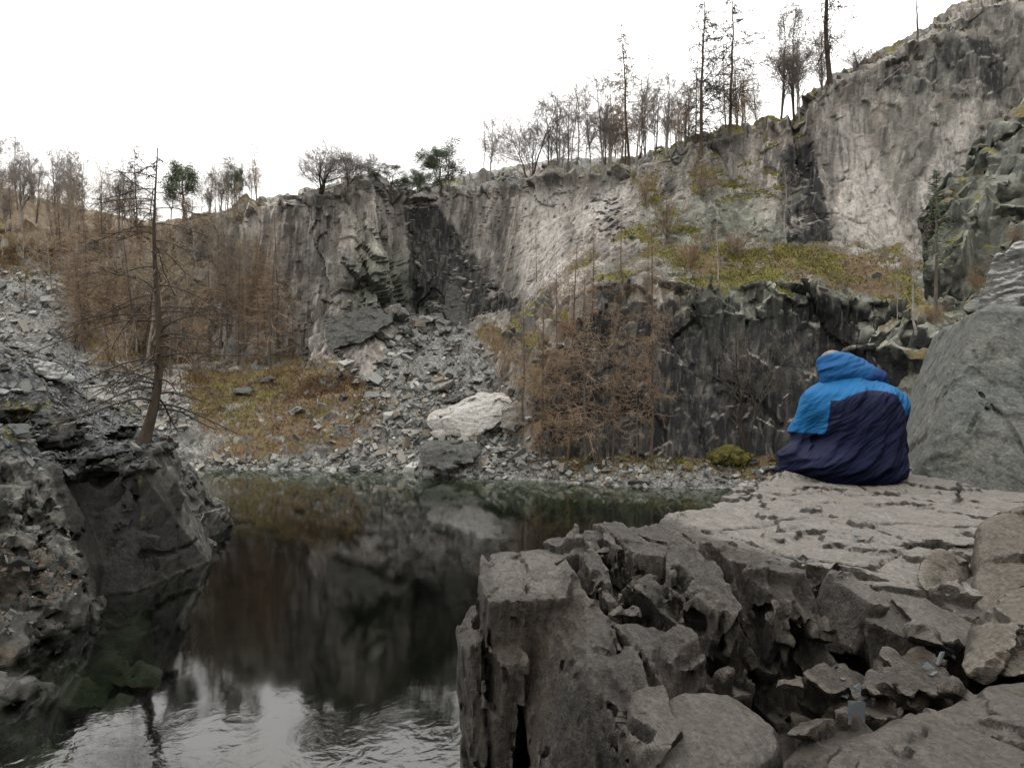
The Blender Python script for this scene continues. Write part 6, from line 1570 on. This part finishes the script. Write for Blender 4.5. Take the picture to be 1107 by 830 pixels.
# ------------------------------------------------------------------ world, light, camera, water
def make_world():
    w = bpy.data.worlds.new('World'); S.world = w; w.use_nodes = True
    nt = w.node_tree; nt.nodes.clear()
    out = nt.nodes.new('ShaderNodeOutputWorld'); bg = nt.nodes.new('ShaderNodeBackground')
    sky = nt.nodes.new('ShaderNodeTexSky'); sky.sky_type = 'NISHITA'; sky.sun_disc = False
    sky.sun_elevation = R(52); sky.sun_rotation = R(-25); sky.dust_density = 4; sky.altitude = 100
    mx = nt.nodes.new('ShaderNodeMix'); mx.data_type = 'RGBA'; mx.inputs[0].default_value = 0.86
    # the even cloud layer of an overcast day: three times as bright overhead as at the horizon
    tc = nt.nodes.new('ShaderNodeTexCoord'); sp = nt.nodes.new('ShaderNodeSeparateXYZ'); mr = nt.nodes.new('ShaderNodeMapRange')
    nt.links.new(tc.outputs['Generated'], sp.inputs[0]); pw = nt.nodes.new('ShaderNodeMath'); pw.operation = 'POWER'; pw.use_clamp = True; pw.inputs[1].default_value = 1.6
    mxz = nt.nodes.new('ShaderNodeMath'); mxz.operation = 'MAXIMUM'; mxz.inputs[1].default_value = 0
    nt.links.new(sp.outputs['Z'], mxz.inputs[0]); nt.links.new(mxz.outputs[0], pw.inputs[0]); nt.links.new(pw.outputs[0], mr.inputs[0])
    mr.inputs[1].default_value = 0; mr.inputs[2].default_value = 1; mr.inputs[3].default_value = 5.3; mr.inputs[4].default_value = 47.0
    tn = nt.nodes.new('ShaderNodeMix'); tn.data_type = 'RGBA'; tn.blend_type = 'MULTIPLY'; tn.inputs[0].default_value = 1
    tn.inputs[7].default_value = (1.025, 1.0, 0.965, 1); nt.links.new(mr.outputs[0], tn.inputs[6]); nt.links.new(tn.outputs[2], mx.inputs[7])
    nt.links.new(sky.outputs[0], mx.inputs[6]); nt.links.new(mx.outputs[2], bg.inputs[0])
    bg.inputs[1].default_value = 0.15; nt.links.new(bg.outputs[0], out.inputs[0])
    s = bpy.data.lights.new('sun', 'SUN'); s.energy = 1.3; s.angle = R(20); s.color = (1, .97, .93)
    o = bpy.data.objects.new('sun', s); COL.objects.link(o)
    az, elv = R(-25), R(52)      # behind the cliffs, a little left
    d = Vector((math.sin(az) * math.cos(elv), math.cos(az) * math.cos(elv), math.sin(elv)))
    o.rotation_euler = d.to_track_quat('Z', 'Y').to_euler(); o.location = (0, 0, 60)

def make_camera():
    c = bpy.data.cameras.new('camera'); c.sensor_fit = 'HORIZONTAL'; c.sensor_width = 36; c.lens = F / 1107 * 36
    c.shift_y = -15 / 1107; c.clip_start = .05; c.clip_end = 600
    o = bpy.data.objects.new('camera', c); COL.objects.link(o); o.location = (0, 0, H); o.rotation_euler = (R(90), 0, 0)
    S.camera = o

def make_water():
    bm = bmesh.new()
    x0, x1, y0, y1, z0 = -60, 70, -20, 39.6, -3.4
    v = [bm.verts.new(p) for p in ((x0, y0, 0), (x1, y0, 0), (x1, y1, 0), (x0, y1, 0), (x0, y0, z0), (x1, y0, z0), (x1, y1, z0), (x0, y1, z0))]
    for f in ((0, 1, 2, 3), (7, 6, 5, 4), (0, 4, 5, 1), (1, 5, 6, 2), (2, 6, 7, 3), (3, 7, 4, 0)): bm.faces.new([v[i] for i in f])
    me = bpy.data.meshes.new('pool_water'); bm.to_mesh(me); bm.free(); me.materials.append(mat_water())
    tag(link('pool_water', me), kind='structure')
    n = 140; xs, ys = np.linspace(-90, 90, n), np.linspace(-60, 90, n)
    X, Y = np.meshgrid(xs, ys); Z = -3.0 + .3 * fbm(X * .2, Y * .2, X * 0, 4, 270)
    i = np.arange(n * n).reshape(n, n)
    Q = np.stack([i[:-1, :-1], i[:-1, 1:], i[1:, 1:], i[1:, :-1]], -1).reshape(-1, 4)
    t = NT('pool_silt'); v = t.coords((1, 1, 1), 'World')
    t.bsdf(t.mix(t.noise(v, .8, 6, .6), (.03, .024, .012), (.10, .075, .036)), .9)
    tag(link('pool_bed', mesh_data('pool_bed', np.stack([X.ravel(), Y.ravel(), Z.ravel()], 1), Q, t.m)), kind='structure')

def main():
    import time
    t0 = time.time()
    def lap(s): print('LAP %-12s %.1f' % (s, time.time() - t0))
    S.view_settings.view_transform = 'Standard'; S.view_settings.look = 'None'; S.view_settings.exposure = 0.22; S.view_settings.gamma = 1
    make_mats(); make_world(); make_camera()
    make_terrain(); lap('terrain')
    make_water(); make_foreground(); lap('foreground')
    make_left(); make_right_bank(); make_back_wall(); lap('banks')
    make_person(); lap('person')
    make_boulders(); make_scree(); lap('stones')
    make_protos(); make_plants(); lap('plants')
    bpy.context.view_layer.update(); drop_flakes(); lap('flakes')
    S.cycles.max_bounces = 6; S.cycles.diffuse_bounces = 3; S.cycles.glossy_bounces = 3; S.cycles.transparent_max_bounces = 8
    S.cycles.use_denoising = True
main()
